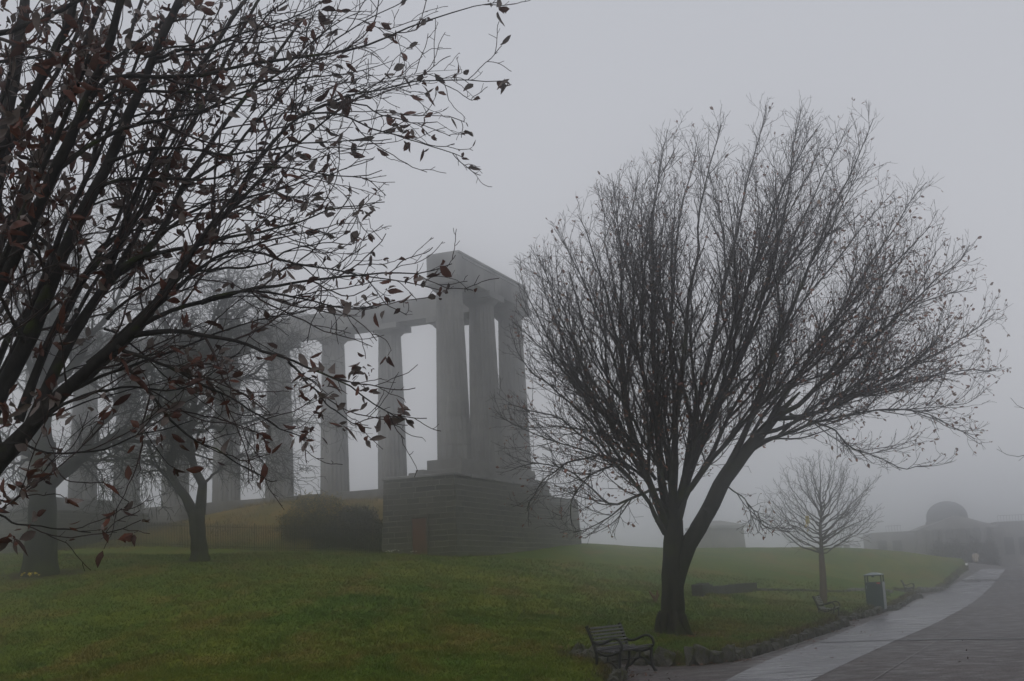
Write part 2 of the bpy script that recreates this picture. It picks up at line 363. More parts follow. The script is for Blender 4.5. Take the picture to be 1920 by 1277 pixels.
# ------------------------------------------------------------------ path
def road_mat(name, c1, c2, rough, speck, wet, streak=(1, 1, 1), bump=.35, spec=.3):
    m = bpy.data.materials.new(name); m.use_nodes = True; nt = m.node_tree; b = nt.nodes["Principled BSDF"]
    tc = N(nt, "TexCoord"); mp = N(nt, "Mapping"); mp.inputs["Scale"].default_value = streak; mp.inputs["Rotation"].default_value = (0, 0, R(-18)); nt.links.new(tc.outputs["Object"], mp.inputs[0])
    n = N(nt, "TexNoise"); n.inputs["Scale"].default_value = 1.2; n.inputs["Detail"].default_value = 8; n.inputs["Roughness"].default_value = .7; nt.links.new(mp.outputs[0], n.inputs[0])
    v = N(nt, "TexVoronoi"); v.inputs["Scale"].default_value = 38; nt.links.new(tc.outputs["Object"], v.inputs[0])
    r = N(nt, "ValToRGB"); r.color_ramp.elements[0].position = .35; r.color_ramp.elements[1].position = .65; r.color_ramp.elements[0].color = (*c1, 1); r.color_ramp.elements[1].color = (*c2, 1); nt.links.new(n.outputs[0], r.inputs[0])
    hs = N(nt, "HueSaturation"); nt.links.new(r.outputs[0], hs.inputs["Color"])
    sp = N(nt, "SeparateColor"); nt.links.new(v.outputs["Color"], sp.inputs[0])
    mr = N(nt, "MapRange"); mr.inputs[3].default_value = 1 - speck; mr.inputs[4].default_value = 1 + speck; nt.links.new(sp.outputs[0], mr.inputs[0]); nt.links.new(mr.outputs[0], hs.inputs["Value"])
    nt.links.new(hs.outputs[0], b.inputs["Base Color"])
    n2 = N(nt, "TexNoise"); n2.inputs["Scale"].default_value = 2.4; n2.inputs["Detail"].default_value = 6; nt.links.new(mp.outputs[0], n2.inputs[0])
    rr = N(nt, "MapRange"); rr.inputs[1].default_value = .35; rr.inputs[2].default_value = .65; rr.inputs[3].default_value = rough - wet; rr.inputs[4].default_value = rough + wet; nt.links.new(n2.outputs[0], rr.inputs[0]); nt.links.new(rr.outputs[0], b.inputs["Roughness"])
    b.inputs["Specular IOR Level"].default_value = spec
    bp = N(nt, "Bump"); bp.inputs["Strength"].default_value = bump; bp.inputs["Distance"].default_value = .012; nt.links.new(v.outputs["Distance"], bp.inputs["Height"]); nt.links.new(bp.outputs[0], b.inputs["Normal"])
    return m
M_ASPH = road_mat("chip_asphalt", (.044, .037, .034), (.094, .080, .073), .55, .85, .18, (1, 1, 1), .8)
M_SLAB = road_mat("wet_slab", (.040, .039, .043), (.13, .124, .134), .34, .22, .22, (.45, 2.6, 1), .2, .4)
M_DRAIN = mat("drain_iron", (.030, .028, .030), (.060, .056, .058), 9, .45)
M_LINE = mat("edge_setts", (.10, .095, .09), (.22, .21, .20), 6, .55, stretch=(1, 1, 1))
rx = steps((-3, 45, .4), (45, 90, 5)); ry = steps((-20, 14, 2), (14, 120, .4), (120, 200, 5))
RX, RY = np.meshgrid(rx, ry); SD = path_sd(RX, RY); RZ = lie(RX, RY)
idx = np.arange(RX.size).reshape(RX.shape)
Q = np.stack([idx[:-1, :-1], idx[:-1, 1:], idx[1:, 1:], idx[1:, :-1]], -1).reshape(-1, 4)
keep = (SD.ravel()[Q] < .12).any(1)
Q = Q[keep]; used, inv = np.unique(Q, return_inverse=True)
V = np.stack([RX.ravel(), RY.ravel(), RZ.ravel()], -1)[used]
tag(link("path", mesh_np("path", V, inv.reshape(-1, 4), True, [M_ASPH])), kind="structure")
def resample(P, n):
    P = np.asarray(P, float); s = np.r_[0, np.cumsum(np.linalg.norm(np.diff(P, axis=0), axis=1))]
    t = np.linspace(0, s[-1], n); return np.stack([np.interp(t, s, P[:, i]) for i in range(P.shape[1])], -1)
def smoothline(P, it=2):
    P = np.asarray(P, float)
    for _ in range(it):
        Qa = .75 * P[:-1] + .25 * P[1:]; Qb = .25 * P[:-1] + .75 * P[1:]
        P = np.vstack([P[:1], np.stack([Qa, Qb], 1).reshape(-1, P.shape[1]), P[-1:]])
    return P
def loft(name, L, Rr, off, m, n=240, k=10, kind="structure", smooth=True):
    L = resample(smoothline(L) if smooth else L, n); Rr = resample(smoothline(Rr) if smooth else Rr, n)
    t = np.linspace(0, 1, k)[None, :, None]
    G = L[:, None] * (1 - t) + Rr[:, None] * t
    Z = lie(G[..., 0], G[..., 1]) + off
    V = np.dstack([G[..., 0], G[..., 1], Z]).reshape(-1, 3); i = np.arange(n * k).reshape(n, k)
    Qs = np.stack([i[:-1, :-1], i[:-1, 1:], i[1:, 1:], i[1:, :-1]], -1).reshape(-1, 4)
    ob = link(name, mesh_np(name, V, Qs, True, [m]))
    if kind: tag(ob, kind=kind)
    return ob
def pxcurve(pxs, n):
    P = resample(smoothline(pxs, 3), n); return np.array([hit(*p)[:2] for p in P])
sl = pxcurve([(1330, 1292), (1360, 1277), (1440, 1237), (1539, 1203), (1602, 1177), (1673, 1147), (1730, 1121), (1770, 1104), (1812, 1084), (1842, 1067)], 110)
sr = pxcurve([(1500, 1292), (1520, 1277), (1600, 1238), (1675, 1203), (1748, 1173), (1823, 1132), (1850, 1108), (1864, 1094), (1886, 1067)], 110)
loft("slab_path", sl, sr, .005, M_SLAB)
def ribbon(name, pxs, wd, off, m, n=200, label=None, **kw):
    C = pxcurve(pxs, n)
    T = np.gradient(C, axis=0); T /= np.linalg.norm(T, axis=1)[:, None] + 1e-9; Nn = np.stack([-T[:, 1], T[:, 0]], -1)
    wv = wd * (1 + .35 * np.sin(np.arange(n) * .9) * np.sin(np.arange(n) * .23 + 1))[:, None]
    return loft(name, C + Nn * wv / 2, C - Nn * wv / 2, off, m, n, 2, smooth=False)
ribbon("path_edge_line", [(1372, 1247), (1440, 1227), (1500, 1207), (1550, 1190), (1592, 1177)], .07, .010, M_LINE)
ribbon("path_edge_line", [(1640, 1158), (1680, 1145), (1710, 1133), (1731, 1121)], .10, .010, M_LINE)
ribbon("path_edge_line", [(1766, 1107), (1785, 1094), (1803, 1081), (1818, 1071)], .13, .010, M_LINE)
ribbon("path_seam", [(1615, 1292), (1636, 1277), (1748, 1207), (1800, 1175), (1860, 1132), (1888, 1100), (1905, 1076)], .026, .010, M_LINE)
ribbon("drain_channel", [(1536, 1206), (1600, 1203.5), (1677, 1201), (1780, 1199), (1935, 1198)], .34, .012, M_DRAIN)
ribbon("drain_channel", [(1806, 1090), (1850, 1088), (1925, 1087)], .55, .012, M_DRAIN)
# a few fallen stones on the drain edge
# ------------------------------------------------------------------ stones edging the lawn
def rock_mesh(seed):
    import bmesh
    r = np.random.RandomState(seed); b = bmesh.new()
    for i in range(22):
        c = r.rand(3) * 2 - 1; c /= max(abs(c)) ** .8; c *= r.uniform(.75, 1.0)
        b.verts.new(Vector(c * np.array([.5, .5, .5])))
    res = bmesh.ops.convex_hull(b, input=list(b.verts)); bmesh.ops.delete(b, geom=[g for g in res["geom_interior"] if isinstance(g, bmesh.types.BMVert)], context='VERTS')
    bmesh.ops.subdivide_edges(b, edges=list(b.edges), cuts=1, use_grid_fill=True)
    for v in b.verts: v.co += Vector(r.randn(3) * .022)
    me = bpy.data.meshes.new("edging_stone"); b.to_mesh(me); b.free(); me.materials.append(M_ROCK); return me
rocks = [rock_mesh(s) for s in range(8)]
EL = resample(EDGE[3:-3], 4000)
sarc = np.r_[0, np.cumsum(np.linalg.norm(np.diff(EL, axis=0), axis=1))]
s = .1; nrock = 0
bay_lo = [np.array(hit(1120, 1240)[:2]), np.array(hit(1240, 1250)[:2])]
while s < sarc[-1] and nrock < 285:
    i = int(np.searchsorted(sarc, s)); i = min(i, len(EL) - 2)
    p = EL[i]; t = nrm(EL[min(i + 15, len(EL) - 1)] - EL[max(i - 15, 0)]); d = p[1]
    inbay = (min(np.hypot(*(p - q)) for q in bay_lo) < 1.7) and d < 26
    wd = rng.uniform(.12, .28) * (1 + max(0, d - 30) / 70) * (1.7 if inbay else 1)
    hh = rng.uniform(.22, .33) * (1.45 if inbay else 1)
    nrm2 = np.array([-t[1], t[0]])
    q = p + nrm2 * rng.uniform(-.02, .05)
    ob = link("edging_stone", rocks[rng.randrange(8)], None, (q[0], q[1], float(lie(np.array([q[0]]), np.array([q[1]]))[0]) + hh * .5 - .07),
              (rng.uniform(-.15, .15), rng.uniform(-.35, .35), math.atan2(t[1], t[0]) + rng.uniform(-.2, .2)))
    ob.scale = (wd * 1.08, rng.uniform(.22, .34), hh)
    if inbay: lab = "large dark mossy stone in the low wall behind the nearest bench"
    elif d < 33: lab = "small upright edging stone between the nearest bench and the drain channel"
    elif d < 41.5: lab = "small upright edging stone between the drain channel and the middle bench"
    elif d < 52: lab = "rough edging stone between the middle bench and the litter bin"
    elif d < 75: lab = "rough edging stone between the litter bin and the farthest bench"
    else: lab = "hazy edging stone beyond the farthest bench, up to the top of the path"
    tag(ob, lab, "stone", "rough stones edging the lawn")
    s += wd * 1.02 + rng.uniform(0, .03); nrock += 1
# ------------------------------------------------------------------ benches
def arc(pts, n=24): return resample(smoothline(np.array(pts, float), 3), n)
def make_bench(L=1.22):
    root = empty("park_bench")
    # local: x along the length, y to the back, front at -y ; z up
    def frame(x0):
        m = MB()
        def tb(p2, r, n=18, w=.9): m.tube([(x0, q[0], q[1]) for q in arc(p2, n)], r, 8, flat=np.array([1.0, 0, 0]))
        tb([(.33, .0), (.30, .06), (.24, .20), (.23, .34), (.25, .44), (.31, .62), (.40, .84)], .027)            # rear leg and back post
        tb([(-.30, .0), (-.27, .03), (-.22, .14), (-.23, .30), (-.25, .42)], .026)                              # front leg
        tb([(.30, .07), (.20, .11), (.11, .21), (.0, .25), (-.10, .21), (-.18, .12), (-.22, .10)], .020)         # arch between the legs
        tb([(.02, .25), (.0, .36)], .015, 4)
        tb([(.25, .44), (.14, .37), (.0, .345), (-.13, .37), (-.25, .42)], .023)                                # curved seat rail
        tb([(.30, .60), (.21, .545), (.10, .55), (-.02, .60), (-.14, .645), (-.24, .62), (-.295, .53), (-.28, .44), (-.20, .385)], .024)   # scrolled arm
        m.tube([(x0, .395, .835), (x0, .41, .862)], .036, 8)
        m.tube([(x0 - .028, -.30, .006), (x0 + .028, -.30, .006)], .026, 8); m.tube([(x0 - .028, .33, .006), (x0 + .028, .33, .006)], .026, 8)
        m.build("end_frame", M_IRON, root, True)
    frame(-L / 2); frame(L / 2)
    sm = MB()
    for i, y in enumerate(np.linspace(-.255, .215, 6)):
        z = .385 + .05 * (abs(y) / .25) ** 2 + (.01 if y < -.2 else 0)
        a = math.atan(.4 * y); c, s_ = math.cos(a), math.sin(a)
        sm.box((0, y, z + .02), (L - .02, .068, .026), [[1, 0, 0], [0, c, -s_], [0, s_, c]])
    sm.build("seat", M_SLAT, root, bevel=.006)
    bm_ = MB()
    for i in range(7):
        t = i / 6; z = .47 + .35 * t; y = .245 + .115 * t ** 1.2 + .005
        a = -.30; c, s_ = math.cos(a), math.sin(a)
        bm_.box((0, y - .015, z), (L - .02, .022, .036), [[1, 0, 0], [0, c, -s_], [0, s_, c]])
    bm_.build("backrest", M_SLAT, root, bevel=.005)
    sr_ = MB(); sr_.tube([(-L / 2, .0, .24), (L / 2, .0, .24)], .010, 6); sr_.build("stretcher", M_IRON, root, True)
    return root
def copy_tree(o, parent=None):
    c = o.copy(); COL.objects.link(c)
    if parent is not None: c.parent = parent
    for ch in list(o.children): copy_tree(ch, c)
    return c
bench0 = make_bench()
bspec = [((1173, 1262), 22.3, 57, "black iron slatted bench nearest the camera, in the stone recess below the big tree"),
         ((1556, 1163), 41.6, 68, "black iron bench with slats on the lawn's edge in front of the young tree"),
         ((1706, 1113), 73, 70, "small hazy iron bench at the path's edge just beyond the green litter bin")]
for i, ((px, py), d, az, lab) in enumerate(bspec):
    bn = bench0 if i == 0 else copy_tree(bench0)
    p = at(px, py, d); z = max(float(lie(np.array([p[0]]), np.array([p[1]]))[0]), gz(p[0], p[1]) - .22)
    bn.location = (p[0], p[1], z + .015); bn.rotation_euler = (0, 0, R(az))
    tag(bn, lab, "bench", "park benches along the path")
# ------------------------------------------------------------------ litter bin
def make_bin():
    root = empty("litter_bin")
    w_, d_, h = .66, .60, 1.04
    m = MB(); m.box((0, 0, .03), (w_ - .06, d_ - .06, .06)); m.build("plinth", M_DARKHOLE, root)
    m = MB(); m.box((0, -d_ / 2 + .015, .06 + h / 2), (w_, .03, h)); m.build("door_panel", M_BINGREEN, root, bevel=.008)
    m = MB()
    for s_ in (-1, 1): m.box((s_ * (w_ / 2 - .012), .018, .06 + h / 2), (.024, d_ - .034, h))
    m.box((0, d_ / 2 - .012, .06 + h / 2), (w_ - .06, .024, h)); m.box((0, 0, .06 + h - .03), (w_ - .06, d_ - .08, .02))
    m.build("body", M_BINSIDE, root, bevel=.005)
    m = MB()
    for sx_ in (-1, 1):
        for sy_ in (-1, 1): m.box((sx_ * (w_ / 2 - .03), sy_ * (d_ / 2 - .03), 1.10 + .13), (.05, .05, .26))
    m.box((0, -d_ / 2 + .03, 1.345), (w_ - .0, .055, .035)); m.box((0, -d_ / 2 + .05, 1.305), (.10, .06, .045))
    m.build("opening_frame", M_BINGREEN, root, bevel=.004)
    m = MB()
    a, b2 = w_ / 2 + .015, d_ / 2 + .015
    m.add([(-a, -b2, 1.36), (a, -b2, 1.36), (a, b2, 1.36), (-a, b2, 1.36), (-a, -b2, 1.385), (a, -b2, 1.385), (a, b2, 1.385), (-a, b2, 1.385), (-.08, -.08, 1.47), (.08, -.08, 1.47), (.08, .08, 1.47), (-.08, .08, 1.47)],
          [(3, 2, 1, 0), (0, 1, 5, 4), (1, 2, 6, 5), (2, 3, 7, 6), (3, 0, 4, 7), (4, 5, 9, 8), (5, 6, 10, 9), (6, 7, 11, 10), (7, 4, 8, 11), (8, 9, 10, 11)])
    m.build("lid", M_BINLID, root, bevel=.01)
    m = MB(); m.box((.19, -d_ / 2 - .002, 1.055), (.13, .006, .05)); m.build("sticker", M_RED, root)
    m = MB(); m.tube([(-w_ / 2 + .06, -d_ / 2 - .01, .86), (-w_ / 2 + .06, -d_ / 2 - .01, .98)], .012, 6); m.build("handle", M_BINSIDE, root)
    return root
bn = make_bin(); p = on(1645, 47.8); bn.location = (p[0], p[1], p[2] - .03); bn.rotation_euler = (0, 0, R(-26))
tag(bn, "tall dark green litter bin with a pale lid and red sticker, beside the path", "litter bin")
# ------------------------------------------------------------------ monument
mon = empty("monument", tuple(mE), math.pi - PHI)
tag(mon, "tall unfinished Greek temple of fluted stone columns on a high masonry plinth in fog", "monument")
SP = 4.3
def column_mesh(H, r0=.95, r1=.74):
    m = MB(); seg = 80
    fl = lambda a, z: 1 - .055 * abs(math.sin(a * 10)) ** .8 * 1.0
    fl = lambda a, z: .935 + .065 * (1 - abs(math.sin(a * 10))) ** 1.0
    prof = []
    hs = H - .78
    for i in range(13):
        t = i / 12; r_ = r0 + (r1 - r0) * (t ** 1.35)
        if 0 < i < 12: prof += [(r_, t * hs - .02), (r_ * .965, t * hs - .012), (r_ * .965, t * hs + .012), (r_, t * hs + .02)]
        else: prof.append((r_, t * hs))
    m.lathe(prof, seg, rfun=fl)
    return m
def capital_mesh(H, r1=.74):
    m = MB(); hs = H - .78
    m.lathe([(r1 * .97, hs - .001), (r1 * 1.0, hs + .08), (r1 * 1.06, hs + .14), (r1 * 1.22, hs + .24), (r1 * 1.36, hs + .36), (r1 * 1.40, hs + .42)], 40)
    m.box((0, 0, hs + .60), (2.12, 2.12, .36))
    return m
ROWDROP = .50
Hn = 10.18; Hr = 10.18 + ROWDROP
cache = {}
def column(a, b, H, z):
    if H not in cache:
        c = column_mesh(H).build("column", M_STONE, mon, False); cp_ = capital_mesh(H).build("capital", M_STONE, c, False)
        cache[H] = c; c.location = (a, b, z); return c
    s0 = cache[H]; c = s0.copy(); COL.objects.link(c); c.location = (a, b, z)
    for ch in s0.children:
        k = ch.copy(); COL.objects.link(k); k.parent = c
    return c
for k in range(8): column(k * SP, 0, Hr, -ROWDROP)
for k in (1, 2): column(0, k * SP, Hn, 0)
for k in (1, 2): column(7 * SP, k * SP, Hn, 0)
ZB = Hn                                                        # underside of the beams
def beamblocks(name, pieces):
    m = MB()
    for c, s_ in pieces: m.box(c, s_)
    m.build(name, M_STONE, mon, bevel=.03)
# row beam in blocks with open joints, slightly uneven tops
pc = []
for k in range(7):
    x0, x1 = k * SP - (0 if k else -.93) + .004, (k + 1) * SP - (0.93 if k == 6 else 0) - .004
    h = 1.36 + [0, .03, -.02, .0, .04, -.03, .02][k]
    pc.append((((x0 + x1) / 2, 0, ZB + h / 2), (x1 - x0, 1.78, h)))
beamblocks("architrave", pc)
for xc in (0, 7 * SP):
    pc = []
    for k, (y0, y1) in enumerate(((-.95, SP), (SP, 2 * SP + .93))):
        pc.append(((xc, (y0 + y1) / 2, ZB + .68), (1.84, y1 - y0 - .008, 1.36)))
    pc.append(((xc, (2 * SP) / 2, ZB + 1.36 + .075), (1.98, 2 * SP + 1.3, .15)))
    beamblocks("architrave", pc)
# little drip blocks under the taenia on the return
m = MB()
m.box((-.945, 3.9, ZB + 1.22), (.07, 9.6, .10))
m.build("fillet", M_STONE, mon)
# stylobates
for xc, sgn in ((0, 1), (7 * SP, -1)):
    m = MB(); m.box((xc + sgn * .075, 4.55, -.28), (2.1, 10.4, .56)); m.box((xc + sgn * .075, 4.62, -.80), (2.34, 10.86, .482))
    m.build("stylobate", M_STONEP, mon, bevel=.02)
m = MB(); m.box((SP * 3.5, -1.0, -.50 - .35), (SP * 7 + 1.6, 4.4, .70)); m.box((SP * 3.5, -1.0, -1.45), (SP * 7 + 1.8, 4.9, .5)); m.box((SP * 3.5, -1.0, -3.9), (SP * 7 + 1.6, 4.6, 4.4))
m.build("row_platform", M_STONE, mon, bevel=.03)
# broken steps at the end of the return
m = MB()
m.box((1.50, 9.2, -.68), (.50, 1.4, .42)); m.box((1.98, 9.3, -.75), (.42, 1.2, .28)); m.box((2.40, 9.5, -.81), (.38, 1.0, .16))
m.build("broken_step", M_STONE, mon, bevel=.03)
def brick_mat():
    m = bpy.data.materials.new("plinth_masonry"); m.use_nodes = True; nt = m.node_tree; b = nt.nodes["Principled BSDF"]; b.inputs["Roughness"].default_value = .92
    tc = N(nt, "TexCoord"); sp = N(nt, "SeparateXYZ"); nt.links.new(tc.outputs["Object"], sp.inputs[0])
    a = N(nt, "Math"); a.operation = 'ADD'; nt.links.new(sp.outputs[0], a.inputs[0]); nt.links.new(sp.outputs[1], a.inputs[1])
    nz = N(nt, "TexNoise"); nz.inputs["Scale"].default_value = 1.4; nt.links.new(tc.outputs["Object"], nz.inputs[0])
    wz = N(nt, "Math"); wz.operation = 'MULTIPLY_ADD'; wz.inputs[1].default_value = .10; nt.links.new(nz.outputs[0], wz.inputs[0]); nt.links.new(sp.outputs[2], wz.inputs[2])
    cb = N(nt, "CombineXYZ"); nt.links.new(a.outputs[0], cb.inputs[0]); nt.links.new(wz.outputs[0], cb.inputs[1])
    br = N(nt, "TexBrick"); nt.links.new(cb.outputs[0], br.inputs[0])
    br.inputs["Scale"].default_value = 1.0; br.inputs["Brick Width"].default_value = .78; br.inputs["Row Height"].default_value = .29; br.inputs["Mortar Size"].default_value = .018; br.inputs["Mortar Smooth"].default_value = .3
    br.offset = .45; br.squash = 1.5; br.squash_frequency = 3
    br.inputs["Color1"].default_value = (.016, .015, .011, 1); br.inputs["Color2"].default_value = (.095, .090, .068, 1); br.inputs["Mortar"].default_value = (.22, .215, .17, 1)
    n = N(nt, "TexNoise"); n.inputs["Scale"].default_value = .9; n.inputs["Detail"].default_value = 6; nt.links.new(tc.outputs["Object"], n.inputs[0])
    mr = N(nt, "MapRange"); mr.inputs[1].default_value = .35; mr.inputs[2].default_value = .7; nt.links.new(n.outputs[0], mr.inputs[0])
    mx = N(nt, "Mix"); mx.data_type = 'RGBA'; nt.links.new(mr.outputs[0], mx.inputs[0]); nt.links.new(br.outputs[0], mx.inputs[6]); mx.inputs[7].default_value = (.055, .054, .038, 1)
    mm = N(nt, "Math"); mm.operation = 'MULTIPLY'; mm.inputs[1].default_value = .75; nt.links.new(mr.outputs[0], mm.inputs[0]); nt.links.new(mm.outputs[0], mx.inputs[0])
    nt.links.new(mx.outputs[2], b.inputs["Base Color"])
    bp = N(nt, "Bump"); bp.inputs["Strength"].default_value = .7; bp.inputs["Distance"].default_value = .03; bp.invert = True; nt.links.new(br.outputs["Fac"], bp.inputs["Height"]); nt.links.new(bp.outputs[0], b.inputs["Normal"])
    return m
M_BRICK = brick_mat()
ZT = -1.04
def battered(x0, x1, y0, y1, z0, z1, b=.18):
    V = [(x0 - b, y0 - b, z0), (x1 + b, y0 - b, z0), (x1 + b, y1 + b, z0), (x0 - b, y1 + b, z0), (x0, y0, z1), (x1, y0, z1), (x1, y1, z1), (x0, y1, z1)]
    return V, [(3, 2, 1, 0), (4, 5, 6, 7), (0, 1, 5, 4), (1, 2, 6, 5), (2, 3, 7, 6), (3, 0, 4, 7)]
PX0, PY0, PY1 = -1.25, -7.3, 11.3
m = MB(); m.add(*battered(PX0, PX0 + 4.2, -2.2, PY1, -7.2, ZT)); m.build("plinth", M_BRICK, mon)
m = MB(); m.add(*battered(PX0 + .02, PX0 + 4.1, PY0, -2.4, -7.2, ZT - .42)); m.build("plinth", M_BRICK, mon)
m = MB(); r_ = random.Random(12); y_ = -2.2
while y_ < PY1 - .1:
    l_ = min(r_.uniform(.9, 1.7), PY1 + .1 - y_); m.box((PX0 + 2.1, y_ + l_ / 2, ZT + .07), (4.36 + r_.uniform(-.06, .04), l_ - .015, .14 + r_.uniform(0, .05))); y_ += l_
m.build("plinth_coping", M_STONE, mon, bevel=.03)
m = MB(); m.add(*battered(7 * SP - 3, 7 * SP + 1.4, -4, PY1, -7.2, ZT)); m.build("plinth", M_BRICK, mon)
m = MB(); m.box((7 * SP - .8, (PY1 - 4) / 2, ZT + .07), (4.6, PY1 + 4.2, .14)); m.build("plinth_coping", M_STONE, mon, bevel=.03)
# rusty door in the front face of the near plinth: placed proud of the masonry
dz0 = -5.15
m = MB(); m.box((.78, PY1 + .16, dz0 + .95), (.80, .10, 2.0)); dr = m.build("door", M_DOOR, mon, bevel=.01, rot=(0, 0, 0))
dr["label"] = "rust brown metal door in the plinth"
m = MB(); m.box((.31, PY1 + .17, dz0 + .98), (.10, .14, 2.1)); m.box((1.25, PY1 + .17, dz0 + .98), (.10, .14, 2.1)); m.box((.78, PY1 + .14, dz0 + 2.10), (1.1, .16, .2)); m.build("door_frame", M_BRICK, dr)

# ------------------------------------------------------------------ iron railings below the bank
def railings():
    root = empty("iron_railings")
    a = at(712, 1036, 62.5); pts = [np.array([a[0], a[1]])]
    for px, d in ((500, 66), (250, 71), (0, 78), (-200, 84)):
        q = at(px, 1040, d); pts.append(np.array([q[0], q[1]]))
    C = resample(pts, 900); L = np.linalg.norm(np.diff(C, axis=0), axis=1).sum()
    npk = int(L / .125); P = resample(C, npk); Z = ground_h(P[:, 0], P[:, 1])
    Z = np.convolve(np.pad(Z, 12, mode='edge'), np.ones(25) / 25, 'valid')
    m = MB()
    for i, (p, z) in enumerate(zip(P, Z)):
        if i % 22: m.tube([(p[0], p[1], z - .1), (p[0], p[1], z + 1.33), (p[0], p[1], z + 1.42)], [.021, .021, .005], 4, cap=False)
    m.build("pickets", M_IRON, root)
    for i in range(0, npk, 22):
        q = MB(); p, z = P[i], Z[i]; q.tube([(p[0], p[1], z - .2), (p[0], p[1], z + 1.45), (p[0], p[1], z + 1.52)], [.028, .028, .004], 6); q.build("post", M_IRON, root)
    for hh in (.15, 1.22):
        q = MB(); k = max(2, npk // 6); PP = resample(P, k); ZZ = np.interp(np.linspace(0, 1, k), np.linspace(0, 1, npk), Z)
        q.tube(np.c_[PP, ZZ + hh], .017, 4); q.build("rail", M_IRON, root)
    tag(root, "long run of thin black iron railings at the back of the lawn under the columns", "railings")
railings()
# ------------------------------------------------------------------ leafy shrubs
def leaf_cloud(blobs, n, size, seed, hole=.0):
    r = np.random.RandomState(seed); P = []; bl = np.array(blobs, float); wts = (bl[:, 3] * bl[:, 4] * bl[:, 5]); wts /= wts.sum()
    c = r.choice(len(bl), n, p=wts); d = r.randn(n, 3); d /= np.linalg.norm(d, axis=1)[:, None]
    rad = r.rand(n) ** .28
    lump = 1 + .10 * r.randn(n) + .20 * np.sin(d[:, 0] * 7 + c) * np.sin(d[:, 1] * 6 + 2 * c) + .12 * np.sin(d[:, 2] * 9 + c * 3)
    P = bl[c, :3] + d * (rad * lump)[:, None] * bl[c, 3:6]
    u = r.randn(n, 3); u /= np.linalg.norm(u, axis=1)[:, None]; v = np.cross(u, r.randn(n, 3)); v /= np.linalg.norm(v, axis=1)[:, None]
    s_ = (size * (.5 + r.rand(n)))[:, None]
    V = np.stack([P - u * s_, P + v * s_ * .35, P + u * s_, P - v * s_ * .35], 1).reshape(-1, 3)
    return V, np.arange(4 * n).reshape(-1, 4), d, P
def shrub(name, px, d, blobs, n, size, m, seed, label, cat="bush", flowers=None, stalks=0):
    c = on(px, d); root = empty(name, tuple(c)); r = random.Random(seed)
    V, Qd, dirn, P = leaf_cloud(blobs, n, size, seed); link("foliage", mesh_np("foliage", V, Qd, False, [m]), root)
    st = MB()
    for b in blobs:
        for k in range(7):
            e_ = np.array(b[:3]) + np.array([r.uniform(-.6, .6) * b[3], r.uniform(-.6, .6) * b[4], r.uniform(-.2, .7) * b[5]])
            s0 = np.array([b[0] * .6 + r.uniform(-.2, .2), b[1] * .6, -.1]); mid = (s0 + e_) / 2 + np.array([r.uniform(-.2, .2), 0, .1]); st.tube([s0, mid, e_], [.03, .02, .006], 5)
    st.build("stems", M_ELM, root)
    if flowers:
        nf, sz, fm = flowers
        top = np.where((dirn[:, 2] > .15) & (dirn[:, 1] < .6))[0]; pk = np.random.RandomState(seed + 5).choice(top, nf)
        rr = np.random.RandomState(seed + 9); pp = P[pk] + rr.randn(nf, 3) * .03 + np.array([0, 0, .04])
        V, Qd, _, _ = leaf_cloud([(0, 0, 0, .001, .001, .001)], nf * 2, sz, seed + 2); V = V.reshape(nf * 2, 4, 3) + np.repeat(pp, 2, 0)[:, None]
        link("flowers", mesh_np("flowers", V, Qd, False, [fm]), root)
    if stalks:
        q = MB()
        for i in range(stalks):
            x, y = r.uniform(-2.8, 2.5), r.uniform(-1.9, -1.2); q.tube([(x, y, -.3), (x + r.uniform(-.1, .1), y, r.uniform(.4, 1.0)), (x + r.uniform(-.2, .2), y, r.uniform(1.0, 1.7))], [.012, .01, .004], 4)
        q.build("dry_stalks", M_DRY, root)
    tag(root, label, cat); return root
shrub("gorse_bush", 592, 67.5, [(0, 0, .9, 1.9, 1.2, 1.2), (-1.1, 0, .55, 1.1, .9, .75), (.7, .1, 1.2, 1.1, .9, .9), (1.3, .2, .6, 1.2, 1, .9), (-.2, .2, 1.5, .8, .7, .75)], 19000, .075, M_GORSE, 3,
      "rounded green gorse bush dotted with yellow flowers on the bank behind the railings", flowers=(3200, .065, M_GORSEF), stalks=6)
shrub("dark_shrub", 668, 65.5, [(0, 0, .8, 1.5, 1.0, 1.2), (.9, .1, .6, 1.0, .8, .9), (-1.2, -.1, .5, 1.3, .8, .8), (.1, .3, 1.5, 1.0, .7, .8)], 15000, .08, M_SHRUB, 8,
      "dark leafless-looking shrub filling the corner between the gorse and the masonry plinth", stalks=5)
# small plants at the foot of the railings and trees
def flower_clump(px, d, n, spread, label, m, seed, hgt=.22):
    c = on(px, d); r = random.Random(seed); root = empty("daffodil_clump" if m is M_YEL else "flower_clump", tuple(c))
    a = MB(); b = MB()
    for i in range(n):
        x, y = r.gauss(0, spread), r.gauss(0, spread * .5); h = hgt * r.uniform(.7, 1.2); q = (x + r.uniform(-.04, .04), y, h)
        a.tube([(x, y, -.03), (x, y, h * .5), q], [.006, .005, .004], 4)
        b.lathe([(.004, -.01), (.035, .0), (.045, .022), (.018, .03)], 7, q)
    a.build("stems", M_GORSE, root); b.build("petals", m, root)
    tag(root, label, "flowers"); return root
flower_clump(52, 45.6, 14, .22, "small clump of yellow daffodils at the foot of the thick trunk at far left", M_YEL, 1)
flower_clump(731, 61.2, 9, .25, "pale flowers growing at the foot of the plinth's left corner", M_WHITEF, 4)
flower_clump(774, 61.2, 4, .10, "pair of tiny pale flowers just left of the rusty door", M_WHITEF, 6)
